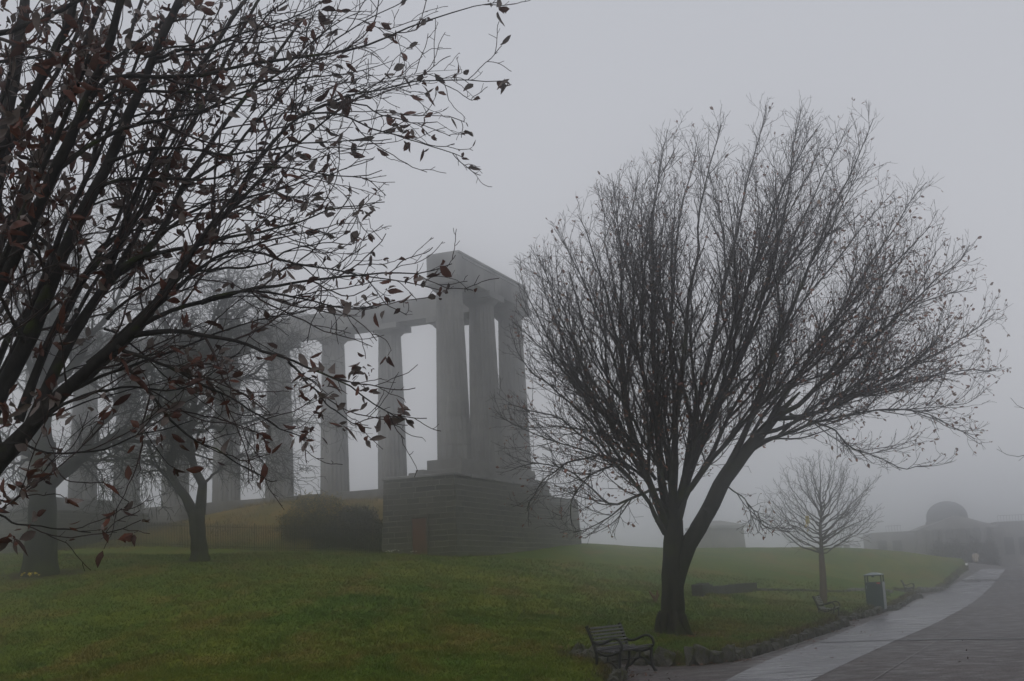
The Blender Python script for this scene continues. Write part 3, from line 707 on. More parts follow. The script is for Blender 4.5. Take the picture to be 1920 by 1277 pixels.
# ------------------------------------------------------------------ trees
class Tree:
    def __init__(s, seed): s.r = random.Random(seed); s.rs = np.random.RandomState(seed)
    def grow(s, p, d, L, r0, r1, n, up=0.0, wig=.1, bend=None):
        r = s.r; p = np.array(p, float); d = nrm(np.array(d, float)); pts = [p]; st = L / n
        for i in range(n):
            g = (r.gauss(0, wig), r.gauss(0, wig), r.gauss(0, wig) + up)
            x, y, z = d[0] + g[0], d[1] + g[1], d[2] + g[2]
            l = math.sqrt(x * x + y * y + z * z) + 1e-9; d = np.array((x / l, y / l, z / l))
            p = p + d * st; pts.append(p)
        return np.array(pts), np.linspace(r0, r1, n + 1)
    def sprout(s, parents, per_m, t0, t1, ang, La, Lb, up, wig, rk, r1, n, flat=None):
        out = []; r = s.r
        for pts, rad in parents:
            seg = np.linalg.norm(np.diff(pts, axis=0), axis=1); cum = np.r_[0, np.cumsum(seg)]; L = cum[-1]
            k = int(L * (t1 - t0) * per_m + r.random())
            off = r.random() * 6.28
            for i in range(k):
                t = t0 + (t1 - t0) * (i + r.random()) / max(1, k); sL = t * L
                j = min(int(np.searchsorted(cum, sL)) - 1, len(seg) - 1); j = max(j, 0); f = (sL - cum[j]) / (seg[j] + 1e-9)
                p = pts[j] * (1 - f) + pts[j + 1] * f; rl = rad[j] * (1 - f) + rad[j + 1] * f
                T = nrm(pts[j + 1] - pts[j]); off += 2.4 + r.uniform(-.5, .5)
                ax = np.cross(T, (0.0, 0, 1.0) if abs(T[2]) < .92 else (1.0, 0, 0)); ax = nrm(ax); bx = np.cross(T, ax)
                pr = ax * math.cos(off) + bx * math.sin(off)
                a = ang * r.uniform(.65, 1.3); d = T * math.cos(a) + pr * math.sin(a)
                Lc = (La * (1 - t) + Lb * t) * r.uniform(.55, 1.15)
                r0 = min(rl * .75, rk * Lc); r0 = max(r0, r1 * 1.15)
                out.append(s.grow(p, d, Lc, r0, r1, n, up, wig))
        return out
def limb_px(pts, d, dd=0.0, dend=None, jit=0, tr=None, n=14):
    """a limb from traced photo points; dd: metres nearer(-)/farther(+) at its tip"""
    m = len(pts); P = [at(x, y, d + (dd * (i / (m - 1)) ** 1.1 if m > 1 else 0)) for i, (x, y) in enumerate(pts)]
    return resample(smoothline(P, 2), n)
def limb(pts, d, r0, r1, dd=0.0, n=14, tr=None, gn=.0):
    P = limb_px(pts, d, dd, n=n); t = np.linspace(0, 1, n)
    if gn and tr is not None:
        nz = tr.rs.randn(n, 3); nz = (nz + np.roll(nz, 1, 0)) / 2; nz[0] = 0; P = P + nz * gn
    return P, r0 + (r1 - r0) * t ** .55
def tubes_mesh(name, polys, sides, m, flare=None):
    V = []; F = []; base = 0
    groups = {}
    for pts, rad in polys: groups.setdefault(len(pts), []).append((pts, rad))
    for n, g in groups.items():
        P = np.array([a for a, _ in g]); Rd = np.array([b for _, b in g])
        T = np.gradient(P, axis=1); T /= np.linalg.norm(T, axis=2)[..., None] + 1e-9
        mean = P[:, -1] - P[:, 0]; mean /= np.linalg.norm(mean, axis=1)[:, None] + 1e-9
        ref = np.where(np.abs(mean[:, 2:3]) < .85, np.array([[0, 0, 1.0]]), np.array([[1.0, 0.1, 0]]))
        A = np.cross(T, ref[:, None]); A /= np.linalg.norm(A, axis=2)[..., None] + 1e-9; B = np.cross(A, T)
        an = 2 * np.pi * np.arange(sides) / sides
        ring = P[:, :, None] + Rd[:, :, None, None] * (np.cos(an)[None, None, :, None] * A[:, :, None] + np.sin(an)[None, None, :, None] * B[:, :, None])
        k = len(g); V.append(ring.reshape(-1, 3))
        i0 = (np.arange(k) * n * sides)[:, None, None] + (np.arange(n - 1) * sides)[None, :, None]
        a = i0 + np.arange(sides)[None, None]; b = i0 + ((np.arange(sides) + 1) % sides)[None, None]
        F.append((np.stack([a, a + sides, b + sides, b], -1) + base).reshape(-1, 4)); base += k * n * sides
    return mesh_np(name, np.concatenate(V), np.concatenate(F), True, [m])
def wobble(polys, rs, amp=.08):            # swelling and knots along thick wood
    out = []
    for pts, rad in polys:
        out.append((pts, rad * (1 + amp * np.sin(np.arange(len(rad)) * 1.7 + rs.rand() * 6) + amp * .5 * rs.randn(len(rad)))))
    return out
def leaf_mesh(name, spots, size, m, rs, curl=.5, wide=.42, hang=.6):
    # each leaf: 3 x 5 sheet, pointed both ends, folded on the midrib and curled
    n = len(spots); u = np.linspace(0, 1, 5); wv = np.array([.10, .85, 1.0, .72, .03])
    P0 = np.array([s_[0] for s_ in spots]); D = np.array([s_[1] for s_ in spots]) + np.array([0, 0, -hang]) * rs.rand(n)[:, None] + rs.randn(n, 3) * .35
    D /= np.linalg.norm(D, axis=1)[:, None]; W = np.cross(D, rs.randn(n, 3)); W /= np.linalg.norm(W, axis=1)[:, None]; Nn = np.cross(D, W)
    S_ = size * (.42 + .85 * rs.rand(n) ** 1.3); cu = curl * (rs.rand(n) * 2.6 - .7); fo = .1 + .95 * rs.rand(n); tw = rs.randn(n) * .9
    L = []
    for j, uu in enumerate(u):
        ctr = P0 + D * (S_ * (uu + .12))[:, None] + Nn * (S_ * cu * uu * uu * .8)[:, None]
        ct, st_w = np.cos(tw * uu)[:, None], np.sin(tw * uu)[:, None]; W2 = W * ct + Nn * st_w; N2 = Nn * ct - W * st_w
        for sgn in (-1, 0, 1):
            ww = wide * wv[j] * S_ * (1 + .45 * (rs.rand(n) - .5))
            L.append(ctr + W2 * (sgn * ww * np.cos(fo))[:, None] + N2 * (abs(sgn) * ww * np.sin(fo))[:, None])
    V = np.stack(L, 1).reshape(-1, 3)
    q = np.array([(j * 3 + i, j * 3 + i + 1, j * 3 + i + 4, j * 3 + i + 3) for j in range(4) for i in range(2)])
    Qd = (np.arange(n) * 15)[:, None, None] + q[None]
    return mesh_np(name, V, Qd.reshape(-1, 4), False, [m])
def tree_obj(name, base, label, cat, parts):
    root = empty(name, tuple(base)); mi = Matrix.Translation(Vector(-np.array(base)))
    for nm, me_ in parts:
        me_.transform(mi); link(nm, me_, root)
    tag(root, label, cat); return root
# ---- the big tree in the middle of the lawn
tb = TREE_SPOTS['M']; t = Tree(21); D0 = 30.0
g0 = tb + np.array([0, 0, -.15])
trunk = [(resample(smoothline([g0, at(1262, 1150, D0), at(1261, 1090, D0), at(1263, 1030, D0), at(1264, 975, D0)], 2), 16), None)]
rr = np.array([.47, .36, .305, .29, .285, .28, .275, .27, .268, .266, .265, .262, .255, .245, .23, .21])
trunk = [(trunk[0][0], rr)]
rl = (limb_px([(1268, 1110), (1274, 1075), (1286, 1035), (1312, 985), (1336, 945), (1352, 905), (1385, 862), (1425, 815), (1465, 770), (1500, 735)], D0, -.5, n=26), np.interp(np.linspace(0, 1, 26), [0, .3, .55, .8, 1], [.16, .205, .20, .13, .022]))
rl3 = limb([(1278, 1022), (1296, 992), (1320, 968), (1340, 940)], D0 + .05, .07, .08, -.2, 8)
roots = []
for k_ in range(7):
    a_ = k_ * .9 + .3; u_ = np.array([math.cos(a_), math.sin(a_), 0]); l_ = t.r.uniform(.40, .62)
    roots.append((resample(smoothline([tb + u_ * .22 + (0, 0, .55), tb + u_ * .36 + (0, 0, .18), tb + u_ * l_ * .75 + (0, 0, .03), tb + u_ * l_ + (0, 0, -.08)], 2), 9), np.array([.08, .10, .11, .10, .09, .08, .065, .05, .03])))
bur = limb([(1325, 962), (1340, 946), (1350, 938), (1353, 933)], D0 - .3, .17, .05, 0, 8)
L = []
def ml(pts, r0, dd, d=D0, r1=.009):
    P, rd = limb(pts, d, r0, r1, dd, 20, t, .05); L.append((resample(P[:19], 20), rd))
ml([(1255, 1000), (1240, 950), (1214, 900), (1190, 840), (1175, 760), (1165, 680), (1150, 600), (1130, 520), (1100, 440), (1070, 370)], .125, -1.5)
ml([(1258, 985), (1243, 930), (1235, 850), (1230, 760), (1222, 650), (1220, 540), (1225, 420), (1240, 300), (1258, 205)], .125, 1.2)
ml([(1262, 985), (1262, 920), (1265, 830), (1275, 720), (1290, 600), (1300, 480), (1320, 360), (1340, 260), (1375, 190)], .13, -2.2)
ml([(1266, 985), (1275, 920), (1292, 830), (1320, 720), (1345, 600), (1370, 480), (1400, 340), (1425, 240), (1440, 165)], .13, 2.2)
ml([(1268, 985), (1284, 910), (1312, 820), (1350, 740), (1400, 640), (1440, 520), (1470, 400), (1490, 280), (1505, 160)], .12, .3)
ml([(1355, 900), (1385, 840), (1420, 750), (1460, 640), (1510, 520), (1560, 400), (1600, 300), (1655, 185)], .11, -1.2, D0 - .3)
ml([(1440, 795), (1500, 700), (1570, 600), (1640, 480), (1700, 380), (1758, 325)], .085, 1.2, D0 - .5)
ml([(1450, 785), (1530, 730), (1620, 650), (1720, 560), (1800, 490), (1828, 435)], .08, -1.2, D0 - .5)
ml([(1450, 785), (1550, 770), (1650, 718), (1760, 660), (1840, 615), (1888, 572)], .075, .9, D0 - .5)
ml([(1405, 838), (1500, 800), (1600, 772), (1700, 762), (1790, 800), (1850, 838)], .06, -.8, D0 - .4)
ml([(1430, 812), (1600, 745), (1740, 702), (1820, 695), (1885, 688)], .06, 1.8, D0 - .4)
ml([(1248, 1000), (1225, 950), (1180, 895), (1120, 840), (1060, 792), (1000, 770), (925, 748)], .085, -1.4)
ml([(1250, 925), (1232, 918), (1196, 928), (1160, 948), (1143, 954), (1123, 938), (1107, 914), (1074, 881), (1001, 865), (938, 890)], .050, -1.0)
ml([(1250, 960), (1205, 885), (1150, 800), (1090, 720), (1030, 640), (990, 560), (968, 490)], .095, 1.4)
ml([(1215, 880), (1190, 845), (1130, 740), (1070, 640), (1030, 550), (1010, 460)], .07, -.6)
ml([(1195, 840), (1180, 780), (1163, 640), (1170, 480), (1190, 360), (1200, 300)], .075, 2.2)
ml([(1290, 880), (1320, 830), (1380, 700), (1440, 560), (1500, 420), (1560, 300), (1600, 205)], .10, 2.6)
ml([(1215, 900), (1180, 870), (1110, 852), (1050, 870), (1000, 920), (985, 975)], .05, -1.6)
ml([(1190, 890), (1150, 870), (1090, 900), (1065, 955), (1080, 1000)], .04, -2.0)
ml([(1180, 880), (1120, 800), (1050, 740), (985, 690), (955, 620)], .06, .2)
ml([(1480, 775), (1560, 800), (1605, 845), (1690, 875), (1765, 868)], .035, -.6, D0 - .4)
ml([(1352, 905), (1371, 916), (1408, 949), (1423, 979), (1450, 990), (1490, 1000)], .025, -.4, D0 - .3, .005)
ml([(1272, 960), (1330, 860), (1400, 720), (1480, 600), (1560, 500), (1640, 400), (1700, 330)], .085, 3.0)
ml([(1262, 960), (1300, 850), (1350, 700), (1390, 560), (1450, 380), (1530, 240), (1560, 190)], .10, -3.2)
ml([(1262, 960), (1245, 830), (1200, 690), (1160, 560), (1130, 430), (1125, 350)], .09, 3.2)
ml([(1262, 960), (1270, 800), (1255, 620), (1270, 430), (1300, 300), (1310, 225)], .10, 3.4)
ml([(1272, 940), (1370, 820), (1480, 700), (1600, 560), (1700, 470), (1770, 390)], .085, -3.0)
ml([(1262, 960), (1220, 830), (1130, 700), (1080, 580), (1060, 480)], .07, -3.0)
ml([(1375, 875), (1450, 740), (1560, 660), (1680, 580), (1760, 560), (1850, 520)], .065, 2.6)
ml([(1400, 850), (1520, 770), (1640, 700), (1720, 690), (1800, 640)], .06, -2.6)
ml([(1300, 860), (1340, 760), (1380, 620), (1430, 460), (1480, 330), (1530, 210)], .09, .9)
ml([(1250, 900), (1220, 760), (1200, 620), (1210, 470), (1230, 340), (1285, 250)], .08, -1.9)
ml([(1230, 900), (1160, 830), (1090, 800), (1010, 800), (950, 800)], .05, 1.4)
ml([(1215, 890), (1140, 780), (1060, 700), (1000, 640), (965, 600)], .055, -1.9)
La_ = t.sprout(L, .55, .12, .62, .34, 5.2, 3.2, .045, .06, .012, .008, 14)
for i_, (P_, r_) in enumerate(La_):
    k_ = np.linalg.norm(P_[-1] - (tb + (0, 0, 6.2))); 
    if k_ > 7.6: La_[i_] = (resample(P_[:max(5, int(14 * (1 - (k_ - 7.6) / 4.5)))], 15), r_)
CROWN = np.array([(920, 745), (930, 890), (975, 985), (1095, 1010), (1200, 1000), (1290, 1010), (1430, 1000), (1500, 1010), (1490, 880), (1560, 850), (1680, 885), (1770, 872), (1855, 840), (1890, 690), (1895, 570), (1845, 510), (1832, 430), (1755, 318),
                  (1700, 270), (1660, 180), (1600, 190), (1508, 150), (1430, 162), (1340, 182), (1255, 200), (1198, 285), (1130, 335), (1068, 368), (1008, 445), (962, 480), (965, 560), (945, 640)], float)
def in_crown(p):                           # keeps the crown to the natural rounded outline of this tree
    q = np.asarray(p) - np.array(EYE); x = 960 + FPX * (q @ cR) / (q @ cF); y = 638.5 - FPX * (q @ cU) / (q @ cF)
    ins = np.zeros(np.shape(x), bool); n = len(CROWN)
    for i in range(n):
        x1, y1 = CROWN[i]; x2, y2 = CROWN[(i + 1) % n]; c = (y1 > y) != (y2 > y)
        ins ^= c & (x < (x2 - x1) * (y - y1) / ((y2 - y1) or 1e-9) + x1)
    return ins
def prune(lst, slack=0):
    out = []
    for P, r_ in lst:
        ok = in_crown(P); k = len(P) if ok.all() else int(np.argmin(ok))
        if k >= 3: out.append((P if k == len(P) else resample(P[:k], len(P)), r_))
        elif t.r.random() < .10 and k > 0: out.append((P, r_))
    return out
La_ = prune(La_)
L0_ = L; L = L + La_
s1 = t.sprout(L, 3.6, .12, .97, .55, 2.0, .70, .075, .075, .013, .0055, 9)
s1 = prune(s1)
s2 = t.sprout(s1, 5.0, .10, .98, .62, .95, .42, .06, .11, .011, .0042, 6) + t.sprout(L, 3.6, .08, 1.0, .6, .8, .42, .06, .1, .010, .0042, 6)
s2 = prune(s2)
s3 = t.sprout(s2, 5.2, .15, 1.0, .70, .34, .20, .05, .15, .010, .0038, 4)
# leaves: mostly low and on the right
tips = []
for pts, rad in s3 + s2:
    p = pts[-1]; d = nrm(pts[-1] - pts[-2])
    q = p - np.array(EYE); u = 960 + FPX * (q @ cR) / (q @ cF); v = 638.5 - FPX * (q @ cU) / (q @ cF)
    dens = .06 + .38 * np.clip((u - 1430) / 350, 0, 1) * np.clip((980 - v) / 200, 0, 1) * np.clip((v - 330) / 200, 0, 1) + .75 * math.exp(-((u - 1235) / 110) ** 2 - ((v - 880) / 80) ** 2) + .12 * np.clip((v - 700) / 200, 0, 1)
    if t.r.random() < dens * 1.15:
        for _ in range(1 + (t.r.random() < .4)): tips.append((p, d))
for pts, rad in L0_[:16]:
    for _ in range(22):
        i = t.r.randrange(2, 8); tips.append((pts[i] + t.rs.randn(3) * .12, t.rs.randn(3)))
lm = leaf_mesh("leaves", tips, .098, M_LEAFM, t.rs, wide=.34)
tree_obj("tree", tb, "large bare spreading tree with a low forked trunk, on the lawn beside the nearest bench", "tree",
         [("trunk", tubes_mesh("trunk", wobble(trunk + [rl, rl3, bur] + roots, t.rs, .03), 14, M_BARK)), ("limbs", tubes_mesh("limbs", wobble(L, t.rs, .05), 8, M_BARK)), ("branches", tubes_mesh("branches", s1, 5, M_TWIG)),
          ("crown", tubes_mesh("crown", s2 + s3, 3, M_TWIG)), ("leaves", lm)])
print("main twigs", len(s1), len(s2), len(s3), "leaves", len(tips))
# ---- the near tree reaching in from the left
t = Tree(5); F = []
def fl(pts, r0, d, dd=0.0, r1=.0025, n=20): F.append(limb(pts, d, r0, r1, dd, n, t, .008))
ft_base = on(-230, 14.5); ft_base = np.array([-3.95, 7.2, gz(-3.95, 7.2)])
fork = at(-75, 960, 6.9)
ftr = [(resample(smoothline([ft_base - (0, 0, .1), ft_base * .5 + fork * .5 + (-.05, 0, 0), fork], 2), 12), np.linspace(.20, .12, 12))]
fl([(-75, 960), (0, 862), (60, 798), (110, 745), (169, 687), (237, 632), (292, 573), (340, 500), (390, 430), (450, 350)], .085, 6.9, -.5, .006)
fl([(-75, 900), (-30, 610), (0, 535), (25, 480), (75, 378), (105, 320), (150, 220), (182, 150), (215, 60), (240, -40)], .062, 6.7, -1.0, .02)
fl([(-75, 950), (-30, 800), (10, 720), (50, 640), (80, 560), (113, 495), (150, 395), (175, 357), (200, 305), (238, 220), (265, 165), (288, 110), (313, 50), (350, -30)], .070, 6.8, -.2, .022)
fl([(60, 798), (95, 710), (130, 640), (155, 595), (195, 533), (225, 505), (273, 480), (300, 440), (321, 402), (341, 357), (365, 310), (430, 220), (500, 130), (570, 30)], .045, 6.8, .6, .008)
fl([(169, 687), (220, 640), (250, 608), (283, 583), (321, 520), (351, 483), (388, 440), (413, 413), (470, 350), (560, 262), (650, 195), (720, 160)], .035, 6.8, .2)
fl([(225, 505), (262, 478), (330, 468), (436, 446), (530, 425), (621, 392), (690, 380), (722, 378)], .018, 6.7, -.2)
fl([(150, 220), (200, 135), (320, 150), (390, 145), (451, 120), (601, 108), (701, 85), (776, 45), (850, 22), (932, 5)], .020, 6.4, .1)
fl([(413, 413), (480, 300), (540, 235), (606, 195), (696, 170), (767, 153), (852, 148), (944, 151)], .014, 6.8, .1)
fl([(480, 300), (560, 215), (636, 210), (701, 245), (782, 263), (830, 280), (872, 297)], .011, 6.9, .2)
fl([(540, 235), (610, 190), (671, 193), (726, 220), (780, 228), (822, 230)], .009, 6.9, .0)
fl([(237, 632), (300, 590), (380, 565), (451, 546), (566, 526), (660, 518), (751, 511), (800, 508), (848, 495)], .020, 6.8, -.3)
fl([(283, 583), (350, 520), (410, 480), (471, 471), (540, 490), (601, 501), (690, 520), (751, 526), (822, 541)], .016, 6.8, .2)
fl([(380, 565), (470, 540), (560, 560), (620, 575), (680, 580), (742, 565)], .012, 6.7, .0)
fl([(237, 632), (309, 618), (423, 632), (541, 678), (626, 704), (676, 742), (720, 771), (750, 784)], .020, 6.7, -.3)
fl([(200, 660), (245, 691), (292, 750), (321, 797), (393, 839), (457, 873), (496, 894)], .014, 6.7, -.2)
fl([(220, 650), (296, 678), (359, 708), (448, 755), (529, 809), (585, 828)], .014, 6.6, -.3)
fl([(541, 678), (592, 738), (647, 788), (695, 806)], .008, 6.5, .0)
fl([(-100, 930), (0, 966), (51, 987), (110, 991), (166, 996)], .010, 6.0, .0)
fl([(-100, 930), (0, 938), (30, 938), (63, 907), (89, 873), (110, 850)], .010, 6.1, .0)
fl([(-40, 830), (20, 830), (90, 850), (170, 850), (250, 820), (330, 800), (360, 790)], .010, 6.2, .2)
fl([(-80, 90), (0, 62), (75, 43), (140, 8), (200, -30)], .020, 5.9, .0, .01)
fl([(-30, 330), (38, 213), (88, 130), (120, 63), (150, -40)], .035, 6.4, -.3, .02)
fl([(-60, 640), (-20, 450), (0, 318), (15, 226), (28, 125), (40, 50), (50, -40)], .045, 6.6, .3, .03)
fl([(20, 480), (75, 250), (150, 160), (220, 110), (300, 50), (380, -20)], .022, 6.9, .5, .01)
fl([(195, 533), (235, 420), (270, 320), (330, 200), (380, 120), (430, 40), (480, -30)], .026, 6.9, .6, .012)
fl([(105, 320), (170, 270), (250, 230), (340, 220), (420, 190), (520, 150), (600, 60), (680, 20)], .018, 6.3, .4)
fl([(175, 357), (240, 330), (330, 340), (430, 330), (520, 310), (600, 330), (680, 330), (718, 318)], .014, 6.7, -.3)
fl([(200, 305), (300, 270), (400, 290), (500, 280), (600, 265), (700, 262), (735, 258)], .014, 6.5, .2)
fl([(300, 440), (380, 380), (460, 370), (560, 345), (640, 320), (700, 300)], .013, 7.0, .2)
fl([(321, 520), (400, 500), (480, 505), (560, 460), (620, 455), (655, 462)], .012, 6.9, -.2)
fl([(113, 495), (60, 430), (30, 350), (-10, 300)], .02, 6.9, .3)
fl([(130, 640), (180, 560), (250, 450), (300, 350), (340, 260), (400, 160), (450, 60), (500, -20)], .028, 7.3, .5, .01)
fl([(60, 798), (150, 740), (240, 720), (330, 735), (400, 700), (450, 660)], .014, 6.6, .1)
fl([(110, 745), (200, 700), (300, 670), (380, 640), (470, 600), (560, 590), (610, 560)], .014, 7.0, .2)
fl([(341, 357), (420, 300), (500, 210), (580, 120), (650, 60), (720, 20), (790, -20)], .014, 7.0, .0)
fl([(288, 110), (380, 90), (460, 60), (560, 30), (640, -20)], .014, 6.5, .1)
fl([(50, 640), (0, 560), (-30, 500)], .02, 6.5, -.3)
fl([(0, 862), (-20, 700), (20, 620), (90, 540), (110, 430), (170, 330), (190, 230), (230, 120), (260, 20), (280, -40)], .030, 7.4, .4, .012)
G = []
for i, (P, rd) in enumerate(F[:]):
    if i in (0, 17, 18, 19) or t.r.random() < .12 or (i in (13, 14, 15, 16) and t.r.random() < .6): continue
    k = t.r.uniform(.10, .26); v = P - np.array(EYE); n_ = len(P); u = np.linspace(0, 1, n_)[:, None]
    off = cR * t.r.uniform(-.55, .12) + cU * t.r.uniform(-.35, .45)
    P2 = np.array(EYE) + v * (1 + k * (.3 + .7 * u)) + off * (.35 + .65 * u) ; m_ = int(n_ * t.r.uniform(.72, .95)); P2 = resample(P2[:m_], n_)
    G.append((P2, rd * t.r.uniform(.45, .85)))
for i, (P, rd) in enumerate(F[:36]):
    q_ = P[-1] - np.array(EYE); u_ = 960 + FPX * (q_ @ cR) / (q_ @ cF)
    if i in (0, 17, 18, 19) or u_ > 640 or 638.5 - FPX * (q_ @ cU) / (q_ @ cF) > 560: continue
    v = P - np.array(EYE); n_ = len(P); u = np.linspace(0, 1, n_)[:, None]
    P2 = np.array(EYE) + v * (1 + t.r.uniform(-.10, .12) * u) + (cR * t.r.uniform(-.5, .05) + cU * t.r.uniform(-.3, .3)) * (.3 + .7 * u); m_ = int(n_ * t.r.uniform(.7, .95))
    G.append((resample(P2[:m_], n_), rd * t.r.uniform(.4, .8)))
F = F + G
f1 = t.sprout(F, 4.2, .18, .97, .62, 1.05, .24, .03, .12, .012, .0026, 12)
f2 = t.sprout(f1, 5.6, .15, .98, .68, .38, .20, .02, .16, .012, .0021, 8) + t.sprout(F, 2.4, .5, 1.0, .7, .35, .2, .02, .12, .011, .0018, 7)
f3 = t.sprout(f2, 8.5, .2, 1.0, .9, .075, .05, .02, .15, .03, .0016, 3) + t.sprout(f1, 4.5, .3, 1.0, .8, .07, .045, .02, .15, .03, .0013, 3)
spots = []
for lst, pr in ((f2, .95), (f3, .13), (f1, .95)):
    for pts, rad in lst:
        d = nrm(pts[-1] - pts[-2]); p = pts[-1]
        q = p - np.array(EYE); u = 960 + FPX * (q @ cR) / (q @ cF)
        v = 638.5 - FPX * (q @ cU) / (q @ cF)
        f = (1.0 if u < 380 else (.6 if u < 620 else .26)) * (.5 if v > 560 and u > 140 else 1)
        if t.r.random() < pr * f:
            for _ in range(1 + int(t.r.random() * (5.0 if u < 400 else 2.6))): spots.append((p + t.rs.randn(3) * .004, d))
for pts, rad in F[:26]:
    for _ in range(5):
        c = pts[t.r.randrange(6, len(pts))] + t.rs.randn(3) * .03
        for _ in range(t.r.randrange(2, 7)): spots.append((c + t.rs.randn(3) * .02, t.rs.randn(3)))
for px, py, d in [(55, 330, 5.2), (20, 300, 5.2), (60, 345, 5.3), (15, 420, 5.2), (10, 240, 5.0), (25, 215, 5.1), (150, 130, 5.6), (185, 90, 5.6), (100, 60, 5.5), (60, 20, 5.4), (170, 110, 5.5), (10, 760, 5.6), (60, 750, 5.7), (110, 740, 5.8), (680, 690, 6.4), (670, 710, 6.4),
                  (575, 825, 6.3), (590, 700, 6.4), (942, 152, 6.9), (930, 6, 6.5), (700, 575, 6.7), (600, 715, 6.4), (560, 720, 6.4), (350, 680, 6.5), (375, 685, 6.5), (430, 690, 6.5), (100, 890, 6.1), (90, 870, 6.1)]:
    c = at(px, py, d)
    for _ in range(8): spots.append((c + t.rs.randn(3) * .03, t.rs.randn(3) + np.array([0, 0, -.3])))
lm = leaf_mesh("leaves", spots, .072, M_LEAFN, t.rs, curl=.8, wide=.29)
tree_obj("tree", ft_base, "near tree leaning in from the left with dark branches and curled red-brown leaves", "tree",
         [("trunk", tubes_mesh("trunk", ftr, 16, M_BARKF)), ("limbs", tubes_mesh("limbs", wobble(F, t.rs, .05), 10, M_BARKF)), ("branches", tubes_mesh("branches", wobble(f1, t.rs, .06), 5, M_TWIGF)),
          ("crown", tubes_mesh("crown", f2 + f3, 4, M_TWIGF)), ("leaves", lm)])
print("near twigs", len(f1), len(f2), len(f3), "leaves", len(spots))
# ---- two old trees with crooked hanging branches
def elm(seed, base, d, trunk, limbs, label, tr_r, dens=1.0):
    t = Tree(seed)
    tp = resample(smoothline([base - (0, 0, .2)] + [at(x, y, d) for x, y in trunk], 2), 16)
    rr = np.interp(np.linspace(0, 1, 16), np.linspace(0, 1, len(tr_r)), tr_r)
    T_ = [(tp, rr)]; L = [limb(p, d, r0, r1, dd, 18, t, .12) for p, r0, r1, dd in limbs]
    s1 = t.sprout(L, 3.3 * dens, .15, 1.0, .85, 3.5, 1.8, -.015, .20, .020, .010, 9)
    s2 = t.sprout(s1, 3.6 * dens, .1, 1.0, .85, 1.7, .9, -.05, .24, .014, .009, 8)
    s3 = t.sprout(s2, 4.0 * dens, .1, 1.0, .8, .75, .45, -.04, .22, .010, .008, 5)
    print("elm", len(s1), len(s2), len(s3))
    tree_obj("tree", base, label, "tree", [("trunk", tubes_mesh("trunk", wobble(T_, t.rs, .03), 14, M_ELM)), ("limbs", tubes_mesh("limbs", wobble(L, t.rs, .07), 8, M_ELM)),
             ("branches", tubes_mesh("branches", s1, 5, M_ELM)), ("crown", tubes_mesh("crown", s2 + s3, 3, M_ELM))])
elm(31, TREE_SPOTS['A'], 47.5, [(76, 1030), (79, 990), (80, 940), (80, 890), (82, 830)],
    [([(82, 840), (88, 760), (95, 680), (98, 590), (90, 500), (84, 420)], .42, .04, 0), ([(95, 905), (120, 885), (148, 850), (211, 828), (271, 797), (330, 760), (385, 730), (430, 690)], .34, .04, -2),
     ([(82, 870), (60, 850), (30, 842), (0, 825), (-60, 800)], .2, .05, 1), ([(86, 780), (60, 700), (40, 600), (15, 500), (-10, 420)], .22, .03, 2), ([(90, 740), (140, 670), (200, 600), (240, 520), (262, 430)], .24, .03, -2.5),
     ([(160, 840), (220, 745), (290, 680), (330, 600), (372, 520)], .2, .03, -1), ([(96, 640), (130, 540), (150, 460), (160, 380)], .2, .02, 2.5), ([(211, 828), (280, 830), (340, 800), (420, 790)], .12, .02, 2),
     ([(120, 885), (170, 860), (230, 860), (290, 900)], .10, .02, -2), ([(60, 850), (20, 880), (-20, 900)], .08, .02, -1), ([(271, 797), (330, 700), (400, 640), (430, 570)], .13, .02, 3)],
    "massive old bare tree at far left with a thick trunk and crooked hanging branches", [.80, .64, .56, .52, .50, .48, .45])
elm(47, TREE_SPOTS['B'], 52, [(374, 1030), (371, 1000), (369, 975), (368, 955)],
    [([(364, 965), (346, 935), (326, 905), (321, 870), (330, 838), (342, 790), (330, 720), (320, 640), (300, 560), (310, 480)], .25, .03, -1.2), ([(374, 965), (384, 935), (384, 905), (372, 880), (358, 850), (352, 810), (362, 740), (378, 670), (400, 600), (425, 540)], .27, .03, 1.2),
     ([(321, 911), (305, 884), (275, 864), (240, 861), (200, 850), (160, 850)], .10, .02, -1.5), ([(358, 780), (410, 735), (470, 700), (520, 660), (565, 650)], .16, .02, 1), ([(352, 810), (420, 800), (480, 782), (540, 790), (575, 775)], .12, .02, -2),
     ([(378, 670), (430, 600), (480, 570), (520, 560)], .14, .02, -1.5), ([(365, 740), (430, 680), (490, 620), (540, 600)], .14, .02, 2.8), ([(340, 790), (290, 740), (240, 700), (200, 680)], .13, .02, 2), ([(384, 905), (430, 860), (480, 850), (520, 870)], .07, .02, -1.5),
     ([(400, 600), (440, 530), (470, 500)], .1, .02, 1)],
    "old bare tree forking low into two curved stems, in front of the railings", [.50, .40, .34, .33, .34, .33], 1.05)
